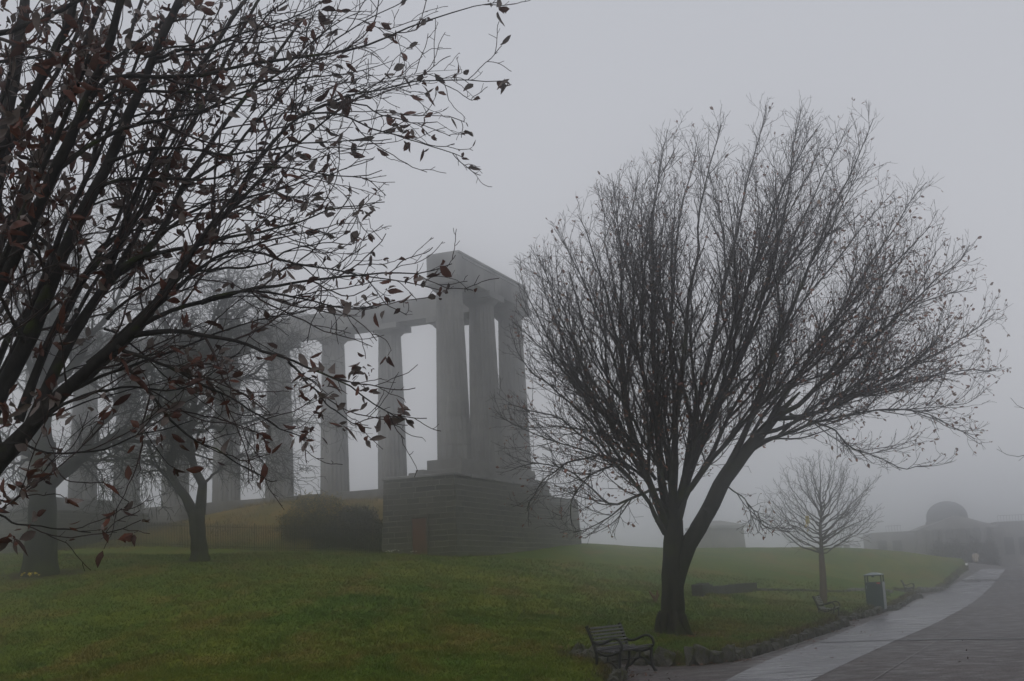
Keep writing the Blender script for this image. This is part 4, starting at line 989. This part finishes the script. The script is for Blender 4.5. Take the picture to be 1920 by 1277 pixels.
# ---- young tree by the second bench
t = Tree(77); D1 = 55.0; yb = TREE_SPOTS['Y']
T_ = [(resample(smoothline([yb - (0, 0, .1), at(1544, 1090, D1), at(1540, 1040, D1)], 2), 10), np.linspace(.19, .12, 10))]
L = [limb([(1540, 1040), (1538, 980), (1540, 920), (1537, 870), (1535, 845)], D1, .115, .008, 0, 16, t, .03)]
for i in range(34):
    u = i / 33; y0 = 1038 - 95 * u; sx_ = -1 if i % 2 else 1; th = R(-14 + 88 * u + t.r.uniform(-10, 10)); az = t.r.uniform(-1.1, 1.1)
    ex = 1537 + sx_ * 108 * math.cos(th) * math.cos(az); ey = 948 - 92 * math.sin(th); dd = 2.7 * math.sin(az) * math.cos(th)
    L.append(limb([(1540, y0), (1540 + (ex - 1540) * .22, y0 + (ey - y0) * .12), (1540 + (ex - 1540) * .60, y0 + (ey - y0) * .42), (1540 + (ex - 1540) * .85, y0 + (ey - y0) * .74), (ex, ey)], D1, .042, .007, dd, 14, t, .05))
L.append(limb([(1540, 1036), (1520, 1030), (1490, 1018), (1455, 985), (1425, 960)], D1, .06, .006, -1, 14, t, .03))
L.append(limb([(1541, 1020), (1575, 995), (1620, 975), (1648, 955)], D1, .06, .006, 1, 14, t, .03))
L.append(limb([(1541, 1012), (1570, 975), (1610, 930), (1655, 890)], D1, .06, .006, -.6, 14, t, .03))
y1 = t.sprout(L, 3.4, .15, 1.0, .55, 1.2, .5, .05, .11, .010, .006, 7)
y2 = t.sprout(y1, 4.5, .2, 1.0, .6, .55, .3, .04, .14, .010, .0055, 4)
tree_obj("young_tree", yb, "slender young bare tree with an oval crown behind the middle bench", "tree",
         [("trunk", tubes_mesh("trunk", T_, 10, M_YTRUNK)), ("limbs", tubes_mesh("limbs", L, 6, M_YTWIG)), ("crown", tubes_mesh("crown", y1 + y2, 3, M_YTWIG))])
m = MB(); c = at(1513, 975, D1 - .4)
prs = np.random.RandomState(4)
for k, (ox, oz, sc) in enumerate([(0.02, .15, .13), (.0, -.02, .16), (-.06, -.3, .13), (-.03, -.48, .10), (.03, -.2, .09)]):
    a = c + np.array([ox, 0, oz]); P = [a + prs.randn(3) * sc * .3 + np.array(q) * sc for q in [(-.5, 0, .6), (.5, .1, .7), (.6, 0, -.5), (-.4, -.1, -.7)]]
    m.add(P + [a + (0, -.08, 0)], [(0, 1, 4), (1, 2, 4), (2, 3, 4), (3, 0, 4)])
tag(m.build("plastic_bag", mat("yellow_plastic", (.50, .34, .03), (.36, .33, .10), 4, .5)), "torn yellow plastic bag caught in the branches of the young tree", "plastic bag")
# ---- a tree outside the frame on the right, its lowest twigs just reach in
t = Tree(90); rb = np.array([15.8, 27.0, gz(15.8, 27.0)])
T_ = [(resample([rb - (0, 0, .1), rb + (0, 0, 1.5), rb + (.1, 0, 3)], 10), np.linspace(.28, .2, 10))]
tp = rb + (.1, 0, 2.9); L = []
for i in range(14):
    a = i * 2.4; rr_ = t.r.uniform(1.6, 3.2); h = t.r.uniform(4, 8)
    L.append((resample(smoothline([tp, tp + (math.cos(a) * rr_ * .4, math.sin(a) * rr_ * .4, h * .4), tp + (max(math.cos(a) * rr_, -.9), math.sin(a) * rr_, h)], 2), 14), np.linspace(.09, .01, 14)))
tw = [limb([(2080, 800), (1990, 770), (1935, 772), (1905, 762), (1893, 748)], 27, .03, .004, 0, 12, t, .02), limb([(2080, 820), (1990, 845), (1930, 850), (1895, 857), (1870, 842)], 27, .03, .004, 0, 12, t, .02)]
q1 = t.sprout(L, 2.2, .2, 1, .5, 1.6, .6, .06, .08, .012, .005, 7); q2 = t.sprout(q1, 3, .2, 1, .6, .6, .3, .05, .1, .01, .004, 5) + t.sprout(tw, 1.6, .4, 1, .6, .25, .2, .02, .1, .01, .004, 4)
q1 = [b for b in q1 if b[0][-1][0] / b[0][-1][1] > .475]; q2 = [b for b in q2 if b[0][-1][0] / b[0][-1][1] > .475 or b[0][0][2] < rb[2] + 5.6 and abs(b[0][0][1] - 27) < .6]
tree_obj("tree", rb, "bare tree whose lowest twigs just reach in at the photo's right border", "tree",
         [("trunk", tubes_mesh("trunk", T_, 12, M_BARK)), ("limbs", tubes_mesh("limbs", L + tw, 6, M_BARK)), ("crown", tubes_mesh("crown", q1 + q2, 3, M_TWIG))])
# ------------------------------------------------------------------ low wall, terrace edge, cut stump
def low_wall():
    root = empty("low_stone_wall"); P = smoothline([hit_lawn(1308, 1119)[:2], hit_lawn(1345, 1113)[:2], hit_lawn(1385, 1109)[:2], hit_lawn(1414, 1107.5)[:2]], 2); P = resample(P, 9)
    m = MB(); r = random.Random(3)
    for a, b in zip(P[:-1], P[1:]):
        c = (a + b) / 2; L_ = np.linalg.norm(b - a); th = math.atan2(*(b - a)[::-1]); cc, ss = math.cos(th), math.sin(th)
        m.box((c[0], c[1], gz(*c) + .15), (L_ - .012, .40, .50 + r.uniform(-.015, .015)), [[cc, -ss, 0], [ss, cc, 0], [0, 0, 1]])
    m.build("wall_blocks", mat("wall_dark", (.014, .013, .012), (.040, .037, .034), 5, .85, .6, 12), root, bevel=.025)
    tag(root, "low curved dark stone wall lying in the lawn right of the big tree", "wall")
low_wall()
def kerb(name, pxs, h, wd, label, seed, m):
    root = empty(name); P = resample([hit_lawn(*p)[:2] for p in pxs], 26); b = MB(); r = random.Random(seed)
    for a, c_ in zip(P[:-1], P[1:]):
        c = (a + c_) / 2; L_ = np.linalg.norm(c_ - a); th = math.atan2(*(c_ - a)[::-1]) + r.uniform(-.05, .05); cc, ss = math.cos(th), math.sin(th)
        b.box((c[0], c[1], gz(*c) + h * .3), (L_ * .95, wd * r.uniform(.7, 1.2), h * r.uniform(.7, 1.3)), [[cc, -ss, 0], [ss, cc, 0], [0, 0, 1]])
    b.build("kerb_stones", m, root, bevel=.02); tag(root, label, "kerb"); return root
kerb("sunken_kerb", [(1416, 1107.5), (1480, 1108.5), (1540, 1110), (1592, 1110)], .12, .25, "thin dark sunken kerb crossing the lawn from the low wall to behind the young tree", 5, mat("kerb_dark", (.03, .03, .024), (.07, .068, .055), 5, .85))
kerb("pale_kerb", [(1595, 1109), (1612, 1108), (1640, 1107), (1672, 1112)], .16, .3, "short line of pale flat stones in the grass just behind the litter bin", 6, M_STONEP)
kerb("terrace_kerb", [(1724, 1107), (1745, 1109), (1765, 1107)], .22, .35, "pale grey kerb stones right of the farthest bench", 7, M_STONEP)
c = hit_lawn(1228, 1130); root = empty("cut_stump", tuple(c))
m = MB()
for q in [[(0, 0, -.05), (.0, 0, .12), (-.10, 0, .27), (-.16, .0, .38)], [(.02, 0, -.05), (.05, 0, .15), (.10, 0, .28), (.11, 0, .40)], [(.0, 0, -.05), (.02, -.05, .12), (-.02, -.06, .24)], [(.03, 0, .1), (.12, .02, .22), (.16, .0, .26)]]:
    m.tube(arc(q, 8), np.linspace(.055, .028, 8), 6)
m.build("stems", mat("stump_wood", (.09, .04, .028), (.15, .07, .05), 9, .8, .5, 30), root, True)
tag(root, "small reddish cut-back stump with short forked stems, left of the big tree", "stump")
# ------------------------------------------------------------------ fallen leaves and grass
def scatter_flat(name, centres, n, size, m, seed, label=None):
    r = np.random.RandomState(seed); P = []
    for (c, rad, k) in centres:
        a = r.rand(k) * 6.283; q = np.abs(r.randn(k)) * rad
        P.append(np.stack([c[0] + np.cos(a) * q, c[1] + np.sin(a) * q * .8], -1))
    P = np.concatenate(P); Z = np.maximum(ground_h(P[:, 0], P[:, 1]), lie(P[:, 0], P[:, 1]) + .004) + .014 + r.rand(len(P)) * .02
    n = len(P); u = r.randn(n, 3); u[:, 2] *= .35; u /= np.linalg.norm(u, axis=1)[:, None]; v = np.cross(u, np.array([0, 0, 1]) + r.randn(n, 3) * .35); v /= np.linalg.norm(v, axis=1)[:, None]; C = np.c_[P, Z]; s_ = (size * (.6 + .7 * r.rand(n)))[:, None]
    V = np.stack([C - u * s_, C + v * s_ * .4, C + u * s_, C - v * s_ * .4], 1)
    return tag(link(name, mesh_np(name, V.reshape(-1, 3), np.arange(4 * n).reshape(-1, 4), False, [m])), kind="stuff", label=label)
mtb = TREE_SPOTS['M']; st_ = c
ec = [(EDGE[i] + np.array([.15, .05]), .45, 60) for i in range(3, len(EDGE) - 5)]
scatter_flat("fallen_leaves", [(mtb + (0.1, -.35, 0), .75, 900), (st_, .45, 220), (hit_lawn(1190, 1131), .35, 120), (np.array(hit(1140, 1240)) + (0, .4, 0), .8, 260), (TREE_SPOTS['Y'], .6, 80), (np.array([-4.0, 26.0]), 9.0, 420), (np.array([3.0, 30.0]), 6.0, 260)] + ec, 0, .035, M_LITTER, 3, "brown leaf litter on the lawn under the big tree and along the stones")
def blades():
    r = np.random.RandomState(2); P = []
    for (d0, d1, dens) in ((17.5, 26, 420), (26, 34, 190), (34, 46, 70), (46, 64, 24)):
        # area of the visible lawn between the two distances
        xa, xb = -.47, .30
        k = int(dens * (d1 * d1 - d0 * d0) / 2 * (xb - xa)); d = np.sqrt(r.rand(k) * (d1 * d1 - d0 * d0) + d0 * d0); x = (xa + (xb - xa) * r.rand(k)) * d
        sd = path_sd(x, d); ok = sd > .10; P.append(np.stack([x[ok], d[ok], np.full(ok.sum(), 1 + (d0 - 17.5) / 30)], -1))
    P = np.concatenate(P); n = len(P)
    for k, rad in (('M', .35), ('A', .9), ('B', .5)):
        c_ = TREE_SPOTS[k]; dd = np.hypot(P[:, 0] - c_[0], P[:, 1] - c_[1]); P = P[(dd > rad) & (r.rand(len(P)) < np.clip((dd - rad) / (rad * 1.8), 0, 1) + .05)]
    n = len(P); Z = ground_h(P[:, 0], P[:, 1]); sc = P[:, 2]
    out = []
    for b in range(3):
        a = r.rand(n) * 6.283; pt = np.clip(np.sin(P[:, 0] * 2.1 + 2 * np.sin(P[:, 1] * .8)) * np.sin(P[:, 1] * 1.7 + 1.5 * np.sin(P[:, 0] * 1.1)) + .5 * np.sin(P[:, 0] * 7.3 + P[:, 1] * 4.1), 0, 2); h = (.022 + .028 * r.rand(n)) * sc * (1 + 1.1 * pt); wd = (.0035 + .002 * r.rand(n)) * sc * 1.5; ln = (.4 + .9 * r.rand(n)) * h
        bx = P[:, 0] + r.randn(n) * .015; by = P[:, 1] + r.randn(n) * .015; ta = r.rand(n) * 6.283
        B0 = np.stack([bx - np.cos(a) * wd, by - np.sin(a) * wd, Z - .005], -1); B1 = np.stack([bx + np.cos(a) * wd, by + np.sin(a) * wd, Z - .005], -1)
        Tp = np.stack([bx + np.cos(ta) * ln, by + np.sin(ta) * ln, Z + h], -1); out.append(np.stack([B0, B1, Tp], 1))
    V = np.concatenate(out).reshape(-1, 3); print("blades", len(V) // 3)
    m = M_LAWN.copy(); m.name = "grass_blades"; m.node_tree.nodes["Principled BSDF"].inputs["Roughness"].default_value = .6
    tag(link("grass", mesh_np("grass", V, None, False, [m], T=np.arange(len(V)).reshape(-1, 3))), "short winter grass covering the lawn", kind="stuff")
blades()
# rough grass and bracken on the bank
def bank_tufts():
    r = np.random.RandomState(8); k = 26000
    a = 4.5 + r.rand(k) * 27; b = 2.6 + r.rand(k) * 11; x = mE[0] + a * mA[0] + b * mB[0]; y = mE[1] + a * mA[1] + b * mB[1]
    pat = np.sin(x * .9 + 2 * np.sin(y * .5)) * np.sin(y * .8 + 1); ok = (mound(x, y) > .12) & (r.rand(k) < .35 + .5 * pat); x, y, pat = x[ok], y[ok], pat[ok]; n = len(x)
    z = ground_h(x, y); h = (.10 + .22 * r.rand(n) * (pat > 0)) ; an = r.rand(n) * 6.28; wd = .012 + .012 * r.rand(n); ta = r.rand(n) * 6.28
    V = np.stack([np.stack([x - np.cos(an) * wd, y - np.sin(an) * wd, z - .02], -1), np.stack([x + np.cos(an) * wd, y + np.sin(an) * wd, z - .02], -1), np.stack([x + np.cos(ta) * h * .5, y + np.sin(ta) * h * .5, z + h], -1)], 1)
    tag(link("rough_grass", mesh_np("rough_grass", V.reshape(-1, 3), None, False, [mat("bank_grass", (.22, .15, .045), (.11, .10, .03), 1.2, .9)], T=np.arange(3 * n).reshape(-1, 3))), "long brown grass on the bank behind the railings", kind="stuff")
bank_tufts()
def edge_turf():
    r = np.random.RandomState(17); k = 60000; i = r.randint(0, len(EL) - 1, k); T = np.gradient(EL, axis=0); T /= np.linalg.norm(T, axis=1)[:, None] + 1e-9
    nn = np.stack([-T[:, 1], T[:, 0]], -1)[i]; P = EL[i] + nn * (.10 + np.abs(r.randn(k)) * .13)[:, None]; d = P[:, 1]
    ok = (path_sd(P[:, 0], P[:, 1]) > .05) & (r.rand(k) < np.clip(1.1 - (d - 20) / 90, .2, 1)) & (np.sin(P[:, 0] * 5 + 3 * np.sin(P[:, 1] * 3)) + r.randn(k) * .6 > -.5); P = P[ok]; n = len(P)
    z = ground_h(P[:, 0], P[:, 1]); h = .04 + .09 * r.rand(n) ** 2; wd = .006 + .006 * r.rand(n); an = r.rand(n) * 6.28; ta = r.rand(n) * 6.28; ln = h * (.3 + r.rand(n))
    V = np.stack([np.stack([P[:, 0] - np.cos(an) * wd, P[:, 1] - np.sin(an) * wd, z - .01], -1), np.stack([P[:, 0] + np.cos(an) * wd, P[:, 1] + np.sin(an) * wd, z - .01], -1), np.stack([P[:, 0] + np.cos(ta) * ln, P[:, 1] + np.sin(ta) * ln, z + h], -1)], 1)
    tag(link("edge_grass", mesh_np("edge_grass", V.reshape(-1, 3), None, False, [mat("edge_turf", (.10, .050, .018), (.060, .080, .014), 2.2, .9, c3=(.030, .022, .012), s3=5)], T=np.arange(3 * n).reshape(-1, 3))), "ragged brown and green turf overhanging the edging stones", kind="stuff")
edge_turf()
# ------------------------------------------------------------------ buildings on the hilltop
def small_building():
    d = 118; c = at(1344, 1000, d); k = d / FPX; root = empty("stone_pavilion", (c[0], c[1], 2.2), R(24))
    w_ = 70 * k
    m = MB(); z0, z1 = -1.5, (at(1344, 992, d)[2] - 2.2)
    m.add(*battered(-w_ / 2, w_ / 2, -w_ / 2, w_ / 2, z0, z1, .22)); m.build("wall", M_FARST, root)
    m = MB(); m.box((0, 0, z1 + .12), (w_ + .7, w_ + .7, .24)); m.box((0, 0, z1 - .35), (w_ + .14, w_ + .14, .16)); m.build("cornice", M_FARST, root)
    m = MB(); a = w_ / 2 + .3; zt = z1 + .25; m.add([(-a, -a, zt), (a, -a, zt), (a, a, zt), (-a, a, zt), (-.3, -.3, zt + .55), (.3, -.3, zt + .55), (.3, .3, zt + .55), (-.3, .3, zt + .55)], [(3, 2, 1, 0), (0, 1, 5, 4), (1, 2, 6, 5), (2, 3, 7, 6), (3, 0, 4, 7), (4, 5, 6, 7)]); m.build("roof", M_FARST, root)
    tag(root, "small square stone building with a shallow roof, hazy behind the big tree's trunk", "building")
small_building()
def observatory():
    d = 150.0; k = d / FPX; root = empty("domed_building", tuple(at(1797, 1045, d)), R(-8))
    o_ = at(1778, 1041, d); Zof = lambda py, px=1778: at(px, py, d)[2] - o_[2]; Xof = lambda px: (px - 1778) * k
    base = -2.5
    def bx(m, x0, x1, y0, y1, z1, z0=base): m.box(((x0 + x1) / 2, (y0 + y1) / 2, (z0 + z1) / 2), (x1 - x0, y1 - y0, z1 - z0))
    zl = Zof(993, 1650); zr = Zof(976, 1880); zc = Zof(984, 1700)
    m = MB(); bx(m, Xof(1628), Xof(1705), 0, 8, zl); m.build("west_wing", M_FARST, root)
    m = MB(); bx(m, Xof(1705) + .02, Xof(1850), -1.6, 9, zc - .5); 
    # pediment
    xa, xb = Xof(1703), Xof(1853); zt = Zof(963, 1778)
    m.add([(xa, -1.9, zc - .5), (xb, -1.9, zc - .5), (Xof(1778), -1.9, zt), (xa, 9.2, zc - .5), (xb, 9.2, zc - .5), (Xof(1778), 9.2, zt)], [(0, 1, 2), (5, 4, 3), (0, 2, 5, 3), (2, 1, 4, 5), (1, 0, 3, 4)])
    m.build("portico_block", M_FARST, root)
    m = MB(); bx(m, Xof(1850) + .02, Xof(1918), 0, 8, zr); bx(m, Xof(1850) + .02, Xof(1920), -.2, 8.2, zr + .15, zr + .005); m.build("east_wing", M_FARST, root)
    m = MB(); rd = 37.5 * k; zb = Zof(972, 1778) - .8; zm = Zof(957, 1778); ztop = Zof(928.5, 1778)
    prof = [(rd * 1.0, zb), (rd * 1.0, zm - .35)] + [(rd * math.cos(a), zm - .35 + (ztop - zm + .15) * math.sin(a)) for a in np.linspace(.12, 1.50, 12)]
    m.lathe(prof, 40, (0, 4.0, 0)); m.build("dome", M_DOME, root, True)
    m = MB(); m.lathe([(rd * 1.06, zb), (rd * 1.06, zb + .9)], 40, (0, 4.0, 0)); m.build("drum", M_FARST, root)
    for x0, x1, z in ((1655, 1683, zl), (1856, 1915, zr + .15)):
        m = MB(); X0, X1 = Xof(x0), Xof(x1)
        for i in range(int((X1 - X0) / .35) + 1): m.tube([(X0 + i * .35, .2, z), (X0 + i * .35, .2, z + .75)], .02, 4)
        m.tube([(X0, .2, z + .75), (X1, .2, z + .75)], .03, 4); m.build("roof_railing", M_DOOR2, root)
    # openings, set proud of the wall as dark recess frames
    for x in (1645, 1672):
        m = MB(); m.box((Xof(x), -.02, Zof(1025, x)), (1.1, .06, 2.1)); m.build("window", M_DOOR2, root)
    for x in (1870, 1895):
        m = MB(); m.box((Xof(x), -.02, Zof(1020, x)), (1.1, .06, 2.1)); m.build("window", M_DOOR2, root)
    for x in (1724, 1748, 1772, 1796, 1820, 1838):
        m = MB(); m.lathe([(.42, base), (.36, zc - .75), (.5, zc - .52)], 14, (Xof(x), -2.3, 0)); m.build("column", M_FARST, root, True)
    tag(root, "long low stone building with a round dome, barely visible in the fog at right", "building")
observatory()
def gate_piers():
    for i, (px, wpx) in enumerate(((1573, 10), (1588, 9))):
        d = 140; k = d / FPX; c = at(px, 1030, d); m = MB(); z0 = 0; zt = at(px, 1023, d)[2]
        m.box((c[0], c[1], (z0 + zt) / 2), (wpx * k, wpx * k, zt - z0)); m.box((c[0], c[1], zt + .06), (wpx * k + .15, wpx * k + .15, .12))
        tag(m.build("stone_pier", M_FARST, None), ["faint square stone pier on the skyline beside the young tree's trunk, nearer the trunk", "faint square stone pier on the skyline, the one farther from the young tree's trunk"][i], "pier", "faint piers on the skyline")
gate_piers()
# hedge in front of the domed building
def far_shrub():
    c = at(1808, 1046, 138); root = empty("dark_hedge", (c[0], c[1], c[2] - 1.0)); k = 138 / FPX
    V, Qd, _, _ = leaf_cloud([(x * k, 0, 1.35 + .25 * math.sin(x), 14 * k, .9, 1.5) for x in (-44, -28, -12, 4, 20, 36, 50)], 14000, .14, 12)
    link("foliage", mesh_np("foliage", V, Qd, False, [M_SHRUB]), root)
    m = MB()
    for x in (-44, -28, -12, 4, 20, 36, 50): m.tube([(x * k, 0, -1.2), (x * k, 0, .6), (x * k + .1, 0, 1.4)], [.08, .06, .02], 6)
    m.build("stems", M_BARK, root)
    tag(root, "dark low hedge in front of the domed building, blurred by fog", "hedge")
far_shrub()
c = hit_lawn(1813, 1063); ob = link("pale_stone", rocks[3], None, (c[0], c[1], c[2] + .12), (0, .2, .4)); ob.scale = (.26, .22, .22)
ob.data = rocks[3].copy(); ob.data.materials[0] = mat("white_stone", (.6, .6, .58), (.7, .7, .68), 5, .8)
tag(ob, "small white stone at the far top end of the stone edging, beside the walking person", "stone")
# ------------------------------------------------------------------ person
def person():
    p = hit(1832, 1067.5); p = np.array([p[0], min(p[1], 112), 0]); q = at(1832, 1067, 106); p = np.array([q[0], q[1], float(lie(np.array([q[0]]), np.array([q[1]]))[0])])
    root = empty("person", tuple(p), R(190))
    J = dict(pel=(0, 0, .93), waist=(0, 0, 1.08), chest=(0, .01, 1.30), neck=(0, 0, 1.46), head=(0, -.02, 1.60), top=(0, -.01, 1.70),
             shl=(-.19, 0, 1.40), ell=(-.26, .03, 1.13), wrl=(-.27, -.08, .90), hl=(-.27, -.11, .82), shr=(.19, 0, 1.40), elr=(.26, -.02, 1.13), wrr=(.28, -.05, .89), hr=(.28, -.07, .81),
             hpl=(-.09, 0, .90), knl=(-.11, -.14, .50), anl=(-.11, .02, .09), tol=(-.11, -.14, .04), hpr=(.09, 0, .90), knr=(.10, .04, .48), anr=(.10, .24, .13), tor=(.10, .14, .04))
    Rd = dict(pel=.15, waist=.13, chest=.155, neck=.06, head=.098, top=.07, shl=.075, ell=.045, wrl=.03, hl=.035, shr=.075, elr=.045, wrr=.03, hr=.035, hpl=.095, knl=.06, anl=.042, tol=.035, hpr=.095, knr=.06, anr=.042, tor=.035)
    ks = list(J); E_ = [("pel", "waist"), ("waist", "chest"), ("chest", "neck"), ("neck", "head"), ("head", "top"), ("chest", "shl"), ("shl", "ell"), ("ell", "wrl"), ("wrl", "hl"), ("chest", "shr"), ("shr", "elr"), ("elr", "wrr"), ("wrr", "hr"),
                        ("pel", "hpl"), ("hpl", "knl"), ("knl", "anl"), ("anl", "tol"), ("pel", "hpr"), ("hpr", "knr"), ("knr", "anr"), ("anr", "tor")]
    me = bpy.data.meshes.new("body"); me.from_pydata([J[k] for k in ks], [(ks.index(a), ks.index(b)) for a, b in E_], [])
    ob = link("body", me, root); md = ob.modifiers.new("Skin", 'SKIN'); 
    if not me.skin_vertices: me.skin_vertices.new() if hasattr(me.skin_vertices, "new") else None
    for i, k in enumerate(ks):
        me.skin_vertices[0].data[i].radius = (Rd[k], Rd[k]); me.skin_vertices[0].data[i].use_root = (k == "pel")
    sb = ob.modifiers.new("Subsurf", 'SUBSURF'); sb.levels = 2; sb.render_levels = 2
    me.materials.append(mat("trousers_dark", (.06, .055, .05), (.10, .09, .08), 8, .8))
    m = MB(); m.lathe([(.22, .74), (.205, .95), (.185, 1.1), (.21, 1.3), (.20, 1.40), (.10, 1.475)], 20, rfun=lambda a, z: 1 - .22 * abs(math.sin(a))); m.tube([(-.19, 0, 1.41), (-.265, .03, 1.13), (-.275, -.07, .93)], [.085, .06, .05], 10); m.tube([(.19, 0, 1.41), (.265, -.02, 1.13), (.285, -.04, .92)], [.085, .06, .05], 10)
    m.build("coat", mat("cream_coat", (.42, .36, .28), (.52, .46, .37), 6, .8), root, True)
    m = MB(); m.lathe([(.05, 1.50), (.115, 1.56), (.12, 1.64), (.095, 1.71), (.03, 1.74)], 16, (0, .015, 0)); m.build("hair", mat("dark_hair", (.02, .016, .013), (.03, .025, .02), 20, .6), root, True)
    tag(root, "person in a cream coat with dark hair walking up at the top of the path", "person")
    b = MB(); b.box((0, 0, -.16), (.12, .26, .28)); b.tube([(0, -.07, -.03), (0, 0, .05), (0, .07, -.03)], .012, 6)
    c_, s_ = math.cos(R(190)), math.sin(R(190)); hx, hy = .28, -.07
    tag(b.build("shoulder_bag", mat("dark_bag", (.05, .04, .05), (.08, .06, .07), 9, .6), None, False, (p[0] + hx * c_ - hy * s_, p[1] + hx * s_ + hy * c_, p[2] + .78), (0, 0, R(190)), .02), "small dark bag held in the walking person's hand", "bag")
person()
# ------------------------------------------------------------------ the fog
zlo = float(min(GZ.min(), -3)) - 1; ztop = 27.0
m = bpy.data.materials.new("fog"); m.use_nodes = True; nt = m.node_tree; nt.nodes.clear()
o = nt.nodes.new("ShaderNodeOutputMaterial"); v = nt.nodes.new("ShaderNodeVolumePrincipled")
v.inputs["Color"].default_value = (.93, .94, .96, 1); v.inputs["Density"].default_value = HAZE_DENSITY; v.inputs["Anisotropy"].default_value = 0.96
nt.links.new(v.outputs[0], o.inputs["Volume"])
b = MB(); b.box((0, 235, (zlo + ztop) / 2), (900, 570, ztop - zlo)); hz = b.build("haze", m); tag(hz, kind="stuff")
